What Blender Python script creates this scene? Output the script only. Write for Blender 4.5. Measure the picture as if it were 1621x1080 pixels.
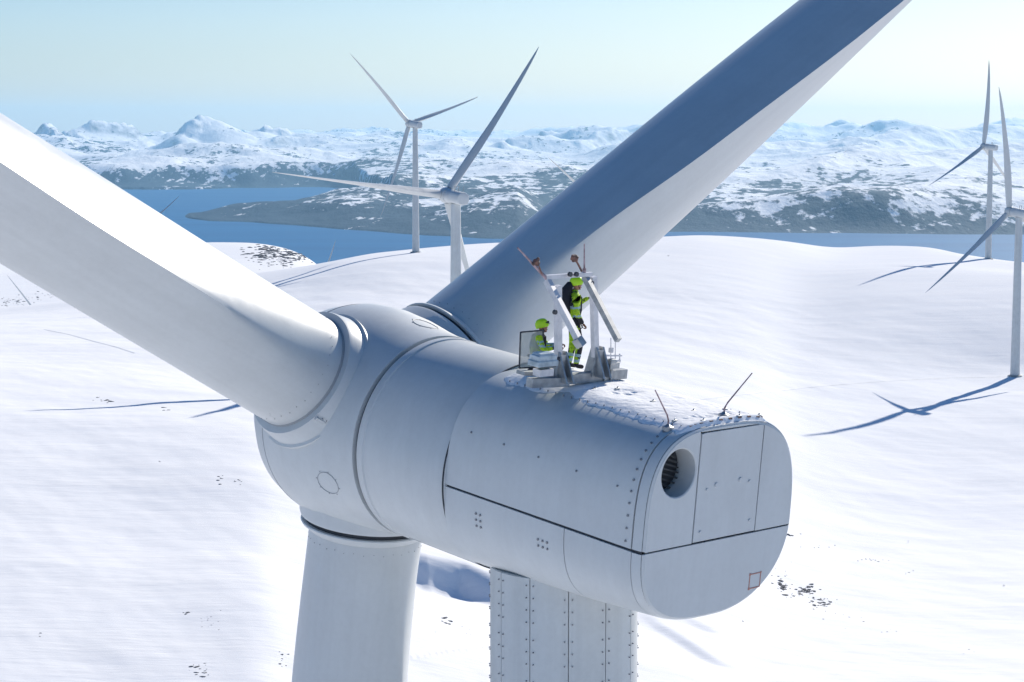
import bpy, bmesh, math, random
import numpy as np
from mathutils import Matrix, Vector
random.seed(7)
S = bpy.context.scene
R = math.radians
for o in list(bpy.data.objects): bpy.data.objects.remove(o)

# ------------------------------------------------------------------ camera
CAMZ = 520.0
FPX, CX, CY, HOR = 3150.0, 810.5, 540.0, 220.0
PITCH = math.atan((CY - HOR) / FPX)
cam = bpy.data.cameras.new('camera'); camo = bpy.data.objects.new('camera', cam)
S.collection.objects.link(camo); S.camera = camo
camo.location = (0, 0, CAMZ); camo.rotation_euler = (R(90) - PITCH, 0, 0)
cam.sensor_width = 36; cam.lens = FPX / 1621 * 36
cam.clip_start = 0.5; cam.clip_end = 400000

# ------------------------------------------------------------------ sky, sun, exposure
SUN_AZ, SUN_EL = 30.0, 29.0          # azimuth clockwise from +Y
W = bpy.data.worlds.new('World'); S.world = W; W.use_nodes = True
nt = W.node_tree; nt.nodes.clear()
sky = nt.nodes.new('ShaderNodeTexSky'); sky.sky_type = 'NISHITA'; sky.sun_disc = False
sky.sun_elevation = R(SUN_EL); sky.sun_rotation = R(SUN_AZ)
sky.altitude = 500; sky.air_density = 1.0; sky.dust_density = 0.8; sky.ozone_density = 3.0
bg = nt.nodes.new('ShaderNodeBackground'); bg.inputs['Strength'].default_value = 0.066
ow = nt.nodes.new('ShaderNodeOutputWorld')
hs = nt.nodes.new('ShaderNodeHueSaturation'); hs.inputs['Saturation'].default_value = 1.35; hs.inputs['Hue'].default_value = 0.5
tn = nt.nodes.new('ShaderNodeMix'); tn.data_type = 'RGBA'; tn.blend_type = 'MULTIPLY'; tn.inputs['Factor'].default_value = 1; tn.inputs['B'].default_value = (0.96, 0.945, 1.0, 1)
nt.links.new(sky.outputs[0], tn.inputs['A']); nt.links.new(tn.outputs['Result'], hs.inputs['Color']); nt.links.new(hs.outputs[0], bg.inputs[0]); nt.links.new(bg.outputs[0], ow.inputs[0])
sl = bpy.data.lights.new('sun', 'SUN'); sl.energy = 4.0; sl.angle = R(0.5); sl.color = (1.0, 0.925, 0.81)
slo = bpy.data.objects.new('sun', sl); S.collection.objects.link(slo)
sdir = Vector((math.sin(R(SUN_AZ)) * math.cos(R(SUN_EL)), math.cos(R(SUN_AZ)) * math.cos(R(SUN_EL)), math.sin(R(SUN_EL))))
slo.rotation_euler = sdir.to_track_quat('Z', 'Y').to_euler(); slo.location = (0, 0, CAMZ + 50)
S.view_settings.view_transform = 'Standard'; S.view_settings.look = 'None'
S.view_settings.gamma = 1.0; S.view_settings.exposure = 0.66
S.view_settings.use_curve_mapping = False
S.render.engine = 'CYCLES'
S.cycles.max_bounces = 6; S.cycles.diffuse_bounces = 3; S.cycles.volume_bounces = 1
S.cycles.use_denoising = True

# ------------------------------------------------------------------ materials
def mat(name, col, rough=0.5, metal=0.0, spec=0.5, noise=None, bump=None):
    """noise=(scale, second colour, low, high); bump=(scale, strength, distance)"""
    m = bpy.data.materials.new(name); m.use_nodes = True
    n = m.node_tree.nodes; l = m.node_tree.links; b = n['Principled BSDF']
    b.inputs['Base Color'].default_value = (*col, 1); b.inputs['Roughness'].default_value = rough
    b.inputs['Metallic'].default_value = metal; b.inputs['Specular IOR Level'].default_value = spec
    tc = n.new('ShaderNodeTexCoord')
    if noise:
        t = n.new('ShaderNodeTexNoise'); t.inputs['Scale'].default_value = noise[0]; t.inputs['Detail'].default_value = 6
        r = n.new('ShaderNodeValToRGB'); r.color_ramp.elements[0].position = noise[2]; r.color_ramp.elements[1].position = noise[3]
        r.color_ramp.elements[0].color = (*noise[1], 1); r.color_ramp.elements[1].color = (*col, 1)
        l.new(tc.outputs['Object'], t.inputs['Vector']); l.new(t.outputs['Fac'], r.inputs[0]); l.new(r.outputs[0], b.inputs['Base Color'])
    if bump:
        t = n.new('ShaderNodeTexNoise'); t.inputs['Scale'].default_value = bump[0]; t.inputs['Detail'].default_value = 5
        p = n.new('ShaderNodeBump'); p.inputs['Strength'].default_value = bump[1]; p.inputs['Distance'].default_value = bump[2]
        l.new(tc.outputs['Object'], t.inputs['Vector']); l.new(t.outputs['Fac'], p.inputs['Height']); l.new(p.outputs[0], b.inputs['Normal'])
    return m

M = {}
def paint_mat(name, col, rough, streak=(2.2, 2.2, 0.25), amount=1.0):
    m = bpy.data.materials.new(name); m.use_nodes = True
    n = m.node_tree.nodes; l = m.node_tree.links; b = n['Principled BSDF']
    b.inputs['Specular IOR Level'].default_value = 0.4
    tc = n.new('ShaderNodeTexCoord'); out = None
    for sc, lo, f in (((0.5, 0.5, 0.5), 0.91, 1), (streak, 0.93, 2), ((9, 9, 9), 0.965, 3)):
        mp = n.new('ShaderNodeMapping'); mp.inputs['Scale'].default_value = sc; mp.inputs['Location'].default_value = (f * 3.1, 0, 0)
        t = n.new('ShaderNodeTexNoise'); t.inputs['Scale'].default_value = 1; t.inputs['Detail'].default_value = 7; t.inputs['Roughness'].default_value = 0.62
        r = n.new('ShaderNodeMapRange'); r.inputs[1].default_value = 0.34; r.inputs[2].default_value = 0.6; r.inputs[3].default_value = 1 - (1 - lo) * amount; r.inputs[4].default_value = 1
        l.new(tc.outputs['Object'], mp.inputs[0]); l.new(mp.outputs[0], t.inputs['Vector']); l.new(t.outputs['Fac'], r.inputs[0])
        if out is None: out = r.outputs[0]; rr = t.outputs['Fac']
        else:
            x = n.new('ShaderNodeMath'); x.operation = 'MULTIPLY'; l.new(out, x.inputs[0]); l.new(r.outputs[0], x.inputs[1]); out = x.outputs[0]
    v = n.new('ShaderNodeVectorMath'); v.operation = 'SCALE'; v.inputs[0].default_value = col; l.new(out, v.inputs['Scale']); l.new(v.outputs[0], b.inputs['Base Color'])
    q = n.new('ShaderNodeMapRange'); q.inputs[1].default_value = 0.3; q.inputs[2].default_value = 0.7; q.inputs[3].default_value = rough - .07; q.inputs[4].default_value = rough + .12
    l.new(rr, q.inputs[0]); l.new(q.outputs[0], b.inputs['Roughness']); return m
M['paint'] = paint_mat('white_gelcoat', (0.61, 0.64, 0.65), 0.36, amount=0.7)
M['blade'] = paint_mat('blade_gelcoat', (0.61, 0.635, 0.64), 0.33, (2.5, 2.5, 0.12), 0.8)
M['tower'] = paint_mat('tower_paint', (0.62, 0.645, 0.645), 0.42, (3, 3, 0.12), 1.1)
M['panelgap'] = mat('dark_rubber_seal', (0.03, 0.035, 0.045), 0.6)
M['seamline'] = mat('grey_sealant', (0.34, 0.36, 0.38), 0.6)
M['bolt'] = mat('grey_bolt', (0.24, 0.25, 0.27), 0.45, 0.4)
M['steel'] = mat('galvanised_steel', (0.42, 0.44, 0.45), 0.42, 0.55, noise=(6, (0.27, 0.29, 0.31), 0.35, 0.65))
M['alu'] = mat('pale_aluminium', (0.72, 0.71, 0.72), 0.4, 0.15, noise=(8, (0.58, 0.58, 0.6), 0.3, 0.6))
M['darksteel'] = mat('dark_steel', (0.07, 0.075, 0.085), 0.5, 0.4)
M['pinkrod'] = mat('weathered_pink_rod', (0.50, 0.36, 0.38), 0.5, noise=(9, (0.26, 0.17, 0.18), 0.4, 0.6))
M['rust'] = mat('rusty_brown', (0.24, 0.12, 0.09), 0.7, noise=(12, (0.09, 0.06, 0.05), 0.4, 0.6))
M['redpaint'] = mat('red_marking_paint', (0.42, 0.19, 0.15), 0.5)
M['fin'] = mat('dark_cooling_fin', (0.07, 0.075, 0.08), 0.45, 0.5)
M['hivis'] = mat('yellow_green_fabric', (0.52, 0.76, 0.02), 0.75, noise=(16, (0.28, 0.48, 0.015), 0.35, 0.6), bump=(11, 0.9, 0.07))
M['helmet'] = mat('lime_helmet_shell', (0.52, 0.85, 0.01), 0.3)
M['black'] = mat('black_fabric', (0.018, 0.017, 0.024), 0.8, bump=(18, 0.5, 0.02))
M['band'] = mat('grey_blue_reflective_band', (0.33, 0.48, 0.55), 0.35)
M['skin'] = mat('skin', (0.42, 0.20, 0.14), 0.55)
M['glove'] = mat('brown_work_glove', (0.20, 0.075, 0.03), 0.7)
M['box'] = mat('light_blue_grey_casing', (0.55, 0.63, 0.67), 0.3, noise=(5, (0.30, 0.38, 0.42), 0.35, 0.6))

def glass_mat():
    m = bpy.data.materials.new('scratched_clear_panel'); m.use_nodes = True
    n = m.node_tree.nodes; l = m.node_tree.links; b = n['Principled BSDF']
    b.inputs['Base Color'].default_value = (0.55, 0.58, 0.54, 1); b.inputs['Roughness'].default_value = 0.35
    b.inputs['Alpha'].default_value = 0.45
    return m
M['clear'] = glass_mat()

def snow_mat(name, stripes=True, obj=True):
    m = bpy.data.materials.new(name); m.use_nodes = True
    n = m.node_tree.nodes; l = m.node_tree.links; b = n['Principled BSDF']
    b.inputs['Roughness'].default_value = 1.0; b.inputs['Specular IOR Level'].default_value = 0.0
    g = n.new('ShaderNodeNewGeometry')
    # wind-packed drift texture, stretched along the wind
    mp = n.new('ShaderNodeMapping'); mp.inputs['Rotation'].default_value = (0, 0, R(-32)); mp.inputs['Scale'].default_value = (0.016, 0.10, 0.05)
    t = n.new('ShaderNodeTexNoise'); t.inputs['Scale'].default_value = 1.0; t.inputs['Detail'].default_value = 7; t.inputs['Roughness'].default_value = 0.6
    l.new(g.outputs['Position'], mp.inputs[0]); l.new(mp.outputs[0], t.inputs['Vector'])
    mp2 = n.new('ShaderNodeMapping'); mp2.inputs['Rotation'].default_value = (0, 0, R(-24)); mp2.inputs['Scale'].default_value = (0.09, 0.42, 0.2)
    t2 = n.new('ShaderNodeTexNoise'); t2.inputs['Scale'].default_value = 1.0; t2.inputs['Detail'].default_value = 8; t2.inputs['Roughness'].default_value = 0.68
    l.new(g.outputs['Position'], mp2.inputs[0]); l.new(mp2.outputs[0], t2.inputs['Vector'])
    p0 = n.new('ShaderNodeBump'); p0.inputs['Strength'].default_value = 0.36; p0.inputs['Distance'].default_value = 0.34
    l.new(t2.outputs['Fac'], p0.inputs['Height'])
    p = n.new('ShaderNodeBump'); p.inputs['Strength'].default_value = 0.24; p.inputs['Distance'].default_value = 1.2
    l.new(t.outputs['Fac'], p.inputs['Height']); l.new(p0.outputs[0], p.inputs['Normal']); l.new(p.outputs[0], b.inputs['Normal'])
    r = n.new('ShaderNodeValToRGB'); r.color_ramp.elements[0].position = 0.25; r.color_ramp.elements[1].position = 0.75
    r.color_ramp.elements[0].color = (0.80, 0.82, 0.86, 1); r.color_ramp.elements[1].color = (0.88, 0.885, 0.90, 1)
    l.new(t.outputs['Fac'], r.inputs[0]); l.new(r.outputs[0], b.inputs['Base Color'])
    return m
M['snow'] = snow_mat('wind_packed_snow')
M['roofsnow'] = mat('roof_snow', (0.88, 0.89, 0.91), 0.9, spec=0.05, bump=(14, 0.35, 0.02))
M['rock'] = mat('dark_rock', (0.17, 0.17, 0.18), 0.85, noise=(0.8, (0.07, 0.075, 0.085), 0.35, 0.65))
M['track'] = mat('trodden_snow', (0.60, 0.64, 0.69), 0.7)

def sea_mat():
    m = bpy.data.materials.new('fjord_water'); m.use_nodes = True
    n = m.node_tree.nodes; l = m.node_tree.links; b = n['Principled BSDF']
    b.inputs['Roughness'].default_value = 0.6; b.inputs['Specular IOR Level'].default_value = 0.12; b.inputs['IOR'].default_value = 1.33
    g = n.new('ShaderNodeNewGeometry')
    mp = n.new('ShaderNodeMapping'); mp.inputs['Scale'].default_value = (0.0004, 0.0025, 1)
    t = n.new('ShaderNodeTexNoise'); t.inputs['Scale'].default_value = 1.0; t.inputs['Detail'].default_value = 6
    l.new(g.outputs['Position'], mp.inputs[0]); l.new(mp.outputs[0], t.inputs['Vector'])
    r = n.new('ShaderNodeValToRGB'); r.color_ramp.elements[0].position = 0.3; r.color_ramp.elements[1].position = 0.7
    r.color_ramp.elements[0].color = (0.008, 0.10, 0.26, 1); r.color_ramp.elements[1].color = (0.012, 0.13, 0.31, 1)
    l.new(t.outputs['Fac'], r.inputs[0]); l.new(r.outputs[0], b.inputs['Base Color'])
    return m
M['sea'] = sea_mat()

def mountain_mat():
    """snow with forest low down and bare rock on the steep faces"""
    m = bpy.data.materials.new('snowy_mountain'); m.use_nodes = True
    n = m.node_tree.nodes; l = m.node_tree.links; b = n['Principled BSDF']
    b.inputs['Roughness'].default_value = 0.9; b.inputs['Specular IOR Level'].default_value = 0.1
    g = n.new('ShaderNodeNewGeometry')
    sp = n.new('ShaderNodeSeparateXYZ'); l.new(g.outputs['Position'], sp.inputs[0])
    sn = n.new('ShaderNodeSeparateXYZ'); l.new(g.outputs['Normal'], sn.inputs[0])
    def noise(scale, det=8, rough=0.65):
        mp = n.new('ShaderNodeMapping'); mp.inputs['Scale'].default_value = (scale, scale * 0.45, scale)
        t = n.new('ShaderNodeTexNoise'); t.inputs['Scale'].default_value = 1; t.inputs['Detail'].default_value = det; t.inputs['Roughness'].default_value = rough
        l.new(g.outputs['Position'], mp.inputs[0]); l.new(mp.outputs[0], t.inputs['Vector']); return t.outputs['Fac']
    def math_(op, a, bb, clamp=False):
        x = n.new('ShaderNodeMath'); x.operation = op; x.use_clamp = clamp
        for i, v in enumerate((a, bb)):
            if isinstance(v, (int, float)): x.inputs[i].default_value = v
            else: l.new(v, x.inputs[i])
        return x.outputs[0]
    n1 = noise(0.0010); n2 = noise(0.0045, 6, 0.6); n3 = noise(0.014, 5, 0.6)
    # forest: likely low, thins out with height
    low = n.new('ShaderNodeMapRange'); low.inputs[1].default_value = 5; low.inputs[2].default_value = 320
    low.inputs[3].default_value = 0.15; low.inputs[4].default_value = -0.085; l.new(sp.outputs[2], low.inputs[0])
    geo = n.new('ShaderNodeMapRange'); geo.inputs[1].default_value = -2500; geo.inputs[2].default_value = 3500; geo.inputs[3].default_value = 0.05; geo.inputs[4].default_value = -0.012; l.new(sp.outputs[0], geo.inputs[0])
    f = math_('ADD', math_('ADD', math_('ADD', math_('MULTIPLY', n1, 0.65), math_('MULTIPLY', n2, 0.40)), math_('MULTIPLY', n3, 0.55)), math_('ADD', low.outputs[0], geo.outputs[0]))
    fm = n.new('ShaderNodeMapRange'); fm.inputs[1].default_value = 0.825; fm.inputs[2].default_value = 0.875; l.new(f, fm.inputs[0])
    # rock on steep ground
    steep = n.new('ShaderNodeMapRange'); steep.inputs[1].default_value = 0.93; steep.inputs[2].default_value = 0.78; l.new(sn.outputs[2], steep.inputs[0])
    rk = math_('MULTIPLY', steep.outputs[0], math_('MULTIPLY', math_('SUBTRACT', n2, 0.36), 4.0, True), True)
    mask = math_('MAXIMUM', fm.outputs[0], math_('MULTIPLY', rk, 0.75))
    mx = n.new('ShaderNodeMix'); mx.data_type = 'RGBA'; mx.inputs['A'].default_value = (0.84, 0.85, 0.88, 1)
    mx.inputs['B'].default_value = (0.016, 0.046, 0.080, 1); l.new(mask, mx.inputs['Factor']); l.new(mx.outputs['Result'], b.inputs['Base Color'])  # forest and rock tone bluer than their own; distance haze put into the colour
    p = n.new('ShaderNodeBump'); p.inputs['Strength'].default_value = 0.7; p.inputs['Distance'].default_value = 60
    l.new(n2, p.inputs['Height']); l.new(p.outputs[0], b.inputs['Normal'])
    return m
M['mountain'] = mountain_mat()

# ------------------------------------------------------------------ object helpers
COL = S.collection
def tag(o, label=None, cat=None, group=None, kind=None):
    if label: o['label'] = label
    if cat: o['category'] = cat
    if group: o['group'] = group
    if kind: o['kind'] = kind
    return o
def empty(name, loc, rz=0.0):
    o = bpy.data.objects.new(name, None); COL.objects.link(o); o.location = loc; o.rotation_euler = (0, 0, rz)
    o.empty_display_size = 0.5; return o
class MB:
    def __init__(s): s.v = []; s.f = []
    def add(s, vs, fs):
        b = len(s.v); s.v += [tuple(map(float, p)) for p in vs]; s.f += [tuple(b + i for i in q) for q in fs]; return s
    def grid(s, P, closed=False):
        """P: rows x cols x 3"""
        P = np.asarray(P); r, c = P.shape[:2]; b = len(s.v); s.v += [tuple(map(float, p)) for p in P.reshape(-1, 3)]
        for i in range(r - 1):
            for j in range(c if closed else c - 1):
                k = (j + 1) % c
                s.f.append((b + i * c + j, b + i * c + k, b + (i + 1) * c + k, b + (i + 1) * c + j))
        return s
    def box(s, c, d, rot=None):
        q = []
        for x in (-1, 1):
            for y in (-1, 1):
                for z in (-1, 1):
                    p = Vector((x * d[0] / 2, y * d[1] / 2, z * d[2] / 2))
                    if rot is not None: p = rot @ p
                    q.append(p + Vector(c))
        return s.add(q, [(0, 1, 3, 2), (4, 6, 7, 5), (0, 4, 5, 1), (2, 3, 7, 6), (0, 2, 6, 4), (1, 5, 7, 3)])
    def beam(s, a, b, w, h, up=(0, 0, 1)):
        a, b = Vector(a), Vector(b); d = (b - a); L = d.length; y = d.normalized(); x = y.cross(Vector(up))
        if x.length < 1e-4: x = y.cross(Vector((0, 1, 0)))
        x.normalize(); z = x.cross(y); rot = Matrix((x, y, z)).transposed()
        return s.box((a + b) / 2, (w, L, h), rot)
    def tube(s, pts, r, n=10, cap=True):
        pts = [Vector(p) for p in pts]; rr = r if isinstance(r, (list, tuple)) else [r] * len(pts)
        rows = []
        for i, p in enumerate(pts):
            d = (pts[min(i + 1, len(pts) - 1)] - pts[max(i - 1, 0)]).normalized()
            x = d.cross(Vector((0.31, 0.17, 0.93)));
            if x.length < 1e-3: x = d.cross(Vector((1, 0, 0)))
            x.normalize(); y = d.cross(x)
            rows.append([tuple(p + (x * math.cos(2 * math.pi * k / n) + y * math.sin(2 * math.pi * k / n)) * rr[i]) for k in range(n)])
        b = len(s.v); s.grid(rows, True)
        if cap:
            s.f.append(tuple(b + k for k in range(n))[::-1]); s.f.append(tuple(b + (len(pts) - 1) * n + k for k in range(n)))
        return s
    def lathe(s, prof, n=48, axis='z', cap0=False, cap1=False):
        rows = []
        for (r, h) in prof:
            row = []
            for k in range(n):
                a = 2 * math.pi * k / n
                row.append((r * math.cos(a), r * math.sin(a), h) if axis == 'z' else (r * math.cos(a), h, -r * math.sin(a)))
            rows.append(row)
        b = len(s.v); s.grid(rows, True)
        if cap0: s.f.append(tuple(b + k for k in range(n))[::-1])
        if cap1: s.f.append(tuple(b + (len(prof) - 1) * n + k for k in range(n)))
        return s
    def mesh(s, name, m, smooth=False, ang=None):
        me = bpy.data.meshes.new(name); me.from_pydata(s.v, [], s.f); me.update()
        me.materials.append(m)
        bm = bmesh.new(); bm.from_mesh(me); bmesh.ops.recalc_face_normals(bm, faces=bm.faces)
        if smooth:
            for f in bm.faces: f.smooth = True
            lim = R(ang if ang else 35)
            for e in bm.edges:
                if len(e.link_faces) == 2 and e.calc_face_angle(0) > lim: e.smooth = False
        bm.to_mesh(me); bm.free(); return me
    def build(s, name, m, parent=None, mx=None, smooth=False, ang=None):
        o = bpy.data.objects.new(name, s.mesh(name, m, smooth, ang)); COL.objects.link(o)
        if parent is not None: o.parent = parent
        if mx is not None: o.matrix_local = mx
        return o

def weld(o, vox):
    """fuse overlapping solids of one part into a single skin"""
    md = o.modifiers.new('r', 'REMESH'); md.mode = 'VOXEL'; md.voxel_size = vox; md.use_smooth_shade = True
    o.data.name = 'tmp'; dg = bpy.context.evaluated_depsgraph_get(); dg.update()
    me = bpy.data.meshes.new_from_object(o.evaluated_get(dg)); me.name = o.name.split('.')[0]; ms = list(o.data.materials)
    o.modifiers.clear(); o.data = me; me.materials.clear()
    for m in ms: me.materials.append(m)
    return o
def pieces(o):
    """one object per separate piece, all with the same parent"""
    me = o.data; nv = len(me.vertices); par = list(range(nv))
    def find(a):
        while par[a] != a: par[a] = par[par[a]]; a = par[a]
        return a
    for e in me.edges: a, b_ = find(e.vertices[0]), find(e.vertices[1]); par[a] = b_
    groups = {}
    for p in me.polygons: groups.setdefault(find(p.vertices[0]), []).append(p)
    out = []
    for g_ in groups.values():
        ids = sorted({v for p in g_ for v in p.vertices}); mp = {v: i for i, v in enumerate(ids)}
        m2 = bpy.data.meshes.new(me.name); m2.from_pydata([me.vertices[i].co[:] for i in ids], [], [tuple(mp[v] for v in p.vertices) for p in g_]); m2.update()
        for p, q in zip(m2.polygons, g_): p.use_smooth = q.use_smooth
        for m in me.materials: m2.materials.append(m)
        n_ = o.copy(); n_.data = m2; COL.objects.link(n_); out.append(n_)
    nm = o.name.split('.')[0]
    for c in o.children: c.parent = out[0]
    bpy.data.objects.remove(o)
    out[0].name = nm
    return out

# ------------------------------------------------------------------ numpy noise
def _hash(ix, iy, seed):
    h = (ix.astype(np.int64) * 374761393 + iy.astype(np.int64) * 668265263 + seed * 974634777) & 0xffffffff
    h = ((h ^ (h >> 13)) * 1274126177) & 0xffffffff
    return ((h ^ (h >> 16)) & 0xffffff) / float(0xffffff)
def gnoise(x, y, seed=0):
    ix, iy = np.floor(x), np.floor(y); fx, fy = x - ix, y - iy
    u, v = fx * fx * fx * (fx * (fx * 6 - 15) + 10), fy * fy * fy * (fy * (fy * 6 - 15) + 10)
    def g(a, b):
        t = _hash(ix + a, iy + b, seed) * 2 * np.pi; return np.cos(t) * (fx - a) + np.sin(t) * (fy - b)
    return ((g(0, 0) * (1 - u) + g(1, 0) * u) * (1 - v) + (g(0, 1) * (1 - u) + g(1, 1) * u) * v) * 1.4
def fbm(x, y, o=5, seed=0, gain=0.5):
    s = 0; a = 1
    for i in range(o): s = s + a * gnoise(x, y, seed + i); x = x * 2.03 + 11.3; y = y * 2.03 - 7.7; a *= gain
    return s
def ridged(x, y, o=6, seed=0, gain=0.5):
    s = 0; a = 1; w = 1
    for i in range(o):
        n = 1 - np.abs(gnoise(x, y, seed + i)) * 1.6; n = np.clip(n, 0, 1) ** 2 * w; w = np.clip(n * 1.6, 0, 1)
        s = s + a * n; x = x * 2.07 + 3.1; y = y * 2.07 + 9.2; a *= gain
    return s

# ------------------------------------------------------------------ near terrain (snow plateau)
HP = lambda d, y: -(y - HOR) / FPX * d            # height below the camera of a ground point seen at row y, distance d
# column: azimuth as photo x; list of (distance, height rel. camera)
def colm(h330, h600, h890, dc, yc, after=None):
    hc = HP(dc, yc)
    p = [(0, -79.5), (60, -80.5), (330, h330), (600, h600), (890, h890), (dc - 90, hc - 1.2), (dc, hc)]
    p += after if after else [(dc + 120, hc - 9), (dc + 420, hc - 60), (2500, -215), (3200, -360), (4300, -530)]
    return p
left_after = [(1250, -112), (1480, -190), (2000, -176), (2500, HP(2500, 425)), (2900, HP(2900, 408)), (3400, -330), (4300, -530)]
hill = lambda y: [(1250, -86), (1480, HP(1480, 424) - 4), (1700, HP(1700, 408)), (1850, HP(1850, y + 3)), (1900, HP(1900, y)), (2050, HP(1900, y) - 14), (2500, -215), (3200, -370), (4300, -530)]
colL = lambda y, after=None, dc=1150: colm2(-73, -62.5, -66, -80, dc, y, after)
def colm2(h330, h480, h600, h890, dc, yc, after=None):
    c = colm(h330, h600, h890, dc, yc, after); c.insert(3, (480, h480)); return c
def colH(*a):
    c = colm(*a); c.insert(5, (1190, -78.5)); c.insert(5, (1070, -86)); return c
def colH2(*a):
    c = colm(*a); c.insert(5, (1190, -78.5)); c.insert(5, (1070, -86)); return c
def colK(*a):
    c = colm(*a); c.insert(5, (1190, -76.5)); c.insert(5, (1070, -83.5)); return c
COLS = [(-2600, [(0, -79.5), (330, -80), (1000, -105), (2000, -180), (4300, -300)]),
        (-500, colL(490, left_after)),
        (0, colL(472, left_after)), (150, colL(460, left_after)),
        (200, colL(456)), (270, colL(446, hill(378))),
        (326, colL(440, hill(380))), (418, colL(424, hill(381))), (463, colm2(-75, -64, -67, -80, 1150, 416, hill(392))),
        (505, colm2(-76, -65, -69, -80, 1150, 408, hill(407))), (552, colm2(-77, -67, -71, -80, 1150, 399)), (625, colm2(-79, -70, -75, -81, 1150, 391)),
        (711, colm2(-81, -74, -79, -83, 1170, 383.5)), (788, colm2(-83, -77, -82, -84, 1200, 380)), (920, colm2(-86, -83, -87, -86, 1250, 377)),
        (1053, colm2(-88, -88, -92, -88, 1300, 371)), (1107, colm2(-89, -90, -94, -90, 1320, 367.5)), (1198, colm(-92, -98, -94, 1350, 373)),
        (1252, colH2(-92, -106, -99, 1380, 377.5)), (1310, colH(-92, -110, -99, 1420, 389)), (1380, colK(-92, -113, -101, 1480, 383.5)),
        (1480, colK(-92, -115, -102, 1450, 383)), (1529, colK(-92, -115, -103, 1380, 398)), (1621, colK(-92, -114, -104, 1330, 411)),
        (2100, colK(-92, -114, -104, 1300, 420)), (4200, [(0, -79.5), (330, -95), (1000, -105), (2000, -180), (4300, -300)])]
CPX = np.array([c[0] for c in COLS], float); CTH = np.arctan((CPX - CX) / FPX)
DG = np.concatenate([np.arange(0, 4401, 12.5)])
PROF = np.array([np.interp(DG, *zip(*c[1])) for c in COLS])
def blur(a, k):
    w = np.exp(-0.5 * (np.arange(-3 * k, 3 * k + 1) / k) ** 2); w /= w.sum()
    return np.convolve(np.pad(a, 3 * k, mode='edge'), w, 'valid')
PB = np.array([blur(p, 5) for p in PROF]); P1 = np.array([blur(p, 2) for p in PROF])
wgt = np.clip((DG - 1000) / 150, 0, 1); PROF = PB * (1 - wgt) + P1 * wgt       # keep the crest crisp
# resample across azimuth, smoothed
TG = np.linspace(CTH[0], CTH[-1], 1500)
PT = np.empty((len(TG), len(DG)))
for j in range(len(DG)): PT[:, j] = np.interp(TG, CTH, PROF[:, j])
for j in range(len(DG)): PT[:, j] = blur(PT[:, j], 8)
BANK = np.array([(9000, 9000), (9001, 9001)], float); DRIFTS = []
def segdist(x, y, L):
    best = np.full(x.shape, 1e9); side = np.zeros(x.shape); tt = np.zeros(x.shape); n = len(L) - 1
    for i in range(n):
        a, b = L[i], L[i + 1]; d = b - a; l2 = d @ d
        t = ((x - a[0]) * d[0] + (y - a[1]) * d[1]) / l2; tc = np.clip(t, 0, 1)
        px, py = a[0] + tc * d[0], a[1] + tc * d[1]; q = np.hypot(x - px, y - py)
        s = np.sign((x - a[0]) * d[1] - (y - a[1]) * d[0]); k = q < best
        best = np.where(k, q, best); side = np.where(k, s, side); tt = np.where(k, (i + tc) / n, tt)
    return best, side, tt
def smooth(x, a, b): t = np.clip((x - a) / (b - a), 0, 1); return t * t * (3 - 2 * t)
PADS = []
def terr(x, y):
    """terrain height (world z)"""
    x = np.asarray(x, float); y = np.asarray(y, float)
    d = np.hypot(x, y); th = np.arctan2(x, y); thc = np.clip(th, TG[0], TG[-1])
    fi = (thc - TG[0]) / (TG[1] - TG[0]); fj = np.clip(d, 0, DG[-1] - 1e-3) / 12.5
    i = np.clip(fi.astype(int), 0, len(TG) - 2); j = np.clip(fj.astype(int), 0, len(DG) - 2); fi = fi - i; fj = fj - j
    h = (PT[i, j] * (1 - fi) + PT[i + 1, j] * fi) * (1 - fj) + (PT[i, j + 1] * (1 - fi) + PT[i + 1, j + 1] * fi) * fj
    near = smooth(d, 60, 250) * (1 - smooth(d, 1000, 1150) * 0.8)
    h = h + near * (1.7 * fbm(x / 190, y / 190, 3, 5) + 0.28 * fbm(x / 26 + y / 60, y / 30, 4, 21))
    # wind-carved bank whose lee side lies in shade
    q, s, t = segdist(x, y, BANK)
    amp = 5.2 * smooth(t, 0.0, 0.3) * (1 - smooth(t, 0.40, 0.8))
    sd = q * s * 1.0
    h = h - amp * np.where(sd > 0, np.exp(-(sd / 42) ** 2), np.exp(-(sd / 1e9) ** 2)) * smooth(sd, -3.5, 4.0)
    # smaller drifts right of the tower
    for L, a in DRIFTS:
        q, s, t = segdist(x, y, L); sd = q * s
        h = h - a * smooth(t, 0, .35) * (1 - smooth(t, .65, 1)) * np.exp(-(np.clip(sd, 0, None) / 9) ** 2) * smooth(sd, -1.5, 2.0)
    for bx, by, bz in PADS: h = h + bz * np.exp(-((x - bx) ** 2 + (y - by) ** 2) / 70. ** 2)
    return np.maximum(CAMZ + h, -6)
def tz(x, y): return float(terr(np.array([x]), np.array([y]))[0])
cp, sp_ = math.cos(PITCH), math.sin(PITCH)
def pix_dir(px, py):
    x, yy = (px - CX) / FPX, (CY - py) / FPX
    return np.array([x, cp + yy * sp_, -sp_ + yy * cp])
def pix_pt(px, py, depth):                      # point seen at a photo pixel, at distance depth along the view axis
    return np.array([0, 0, CAMZ]) + pix_dir(px, py) * depth
def turbine_base(hx, hy, dist, yaw):
    y_ = R(yaw); return pix_pt(hx, hy, dist) - np.array([-math.sin(y_), math.cos(y_), 0]) * 5.6 - np.array([0, 0, 73.58])
for q_ in ((706, 309, 596, 33), (648, 196, 1140, 39.6), (1598, 335, 890, 34), (1557, 232, 1304, 42.7)):
    b_ = turbine_base(*q_); PADS.append((b_[0], b_[1], b_[2] - tz(b_[0], b_[1])))
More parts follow.
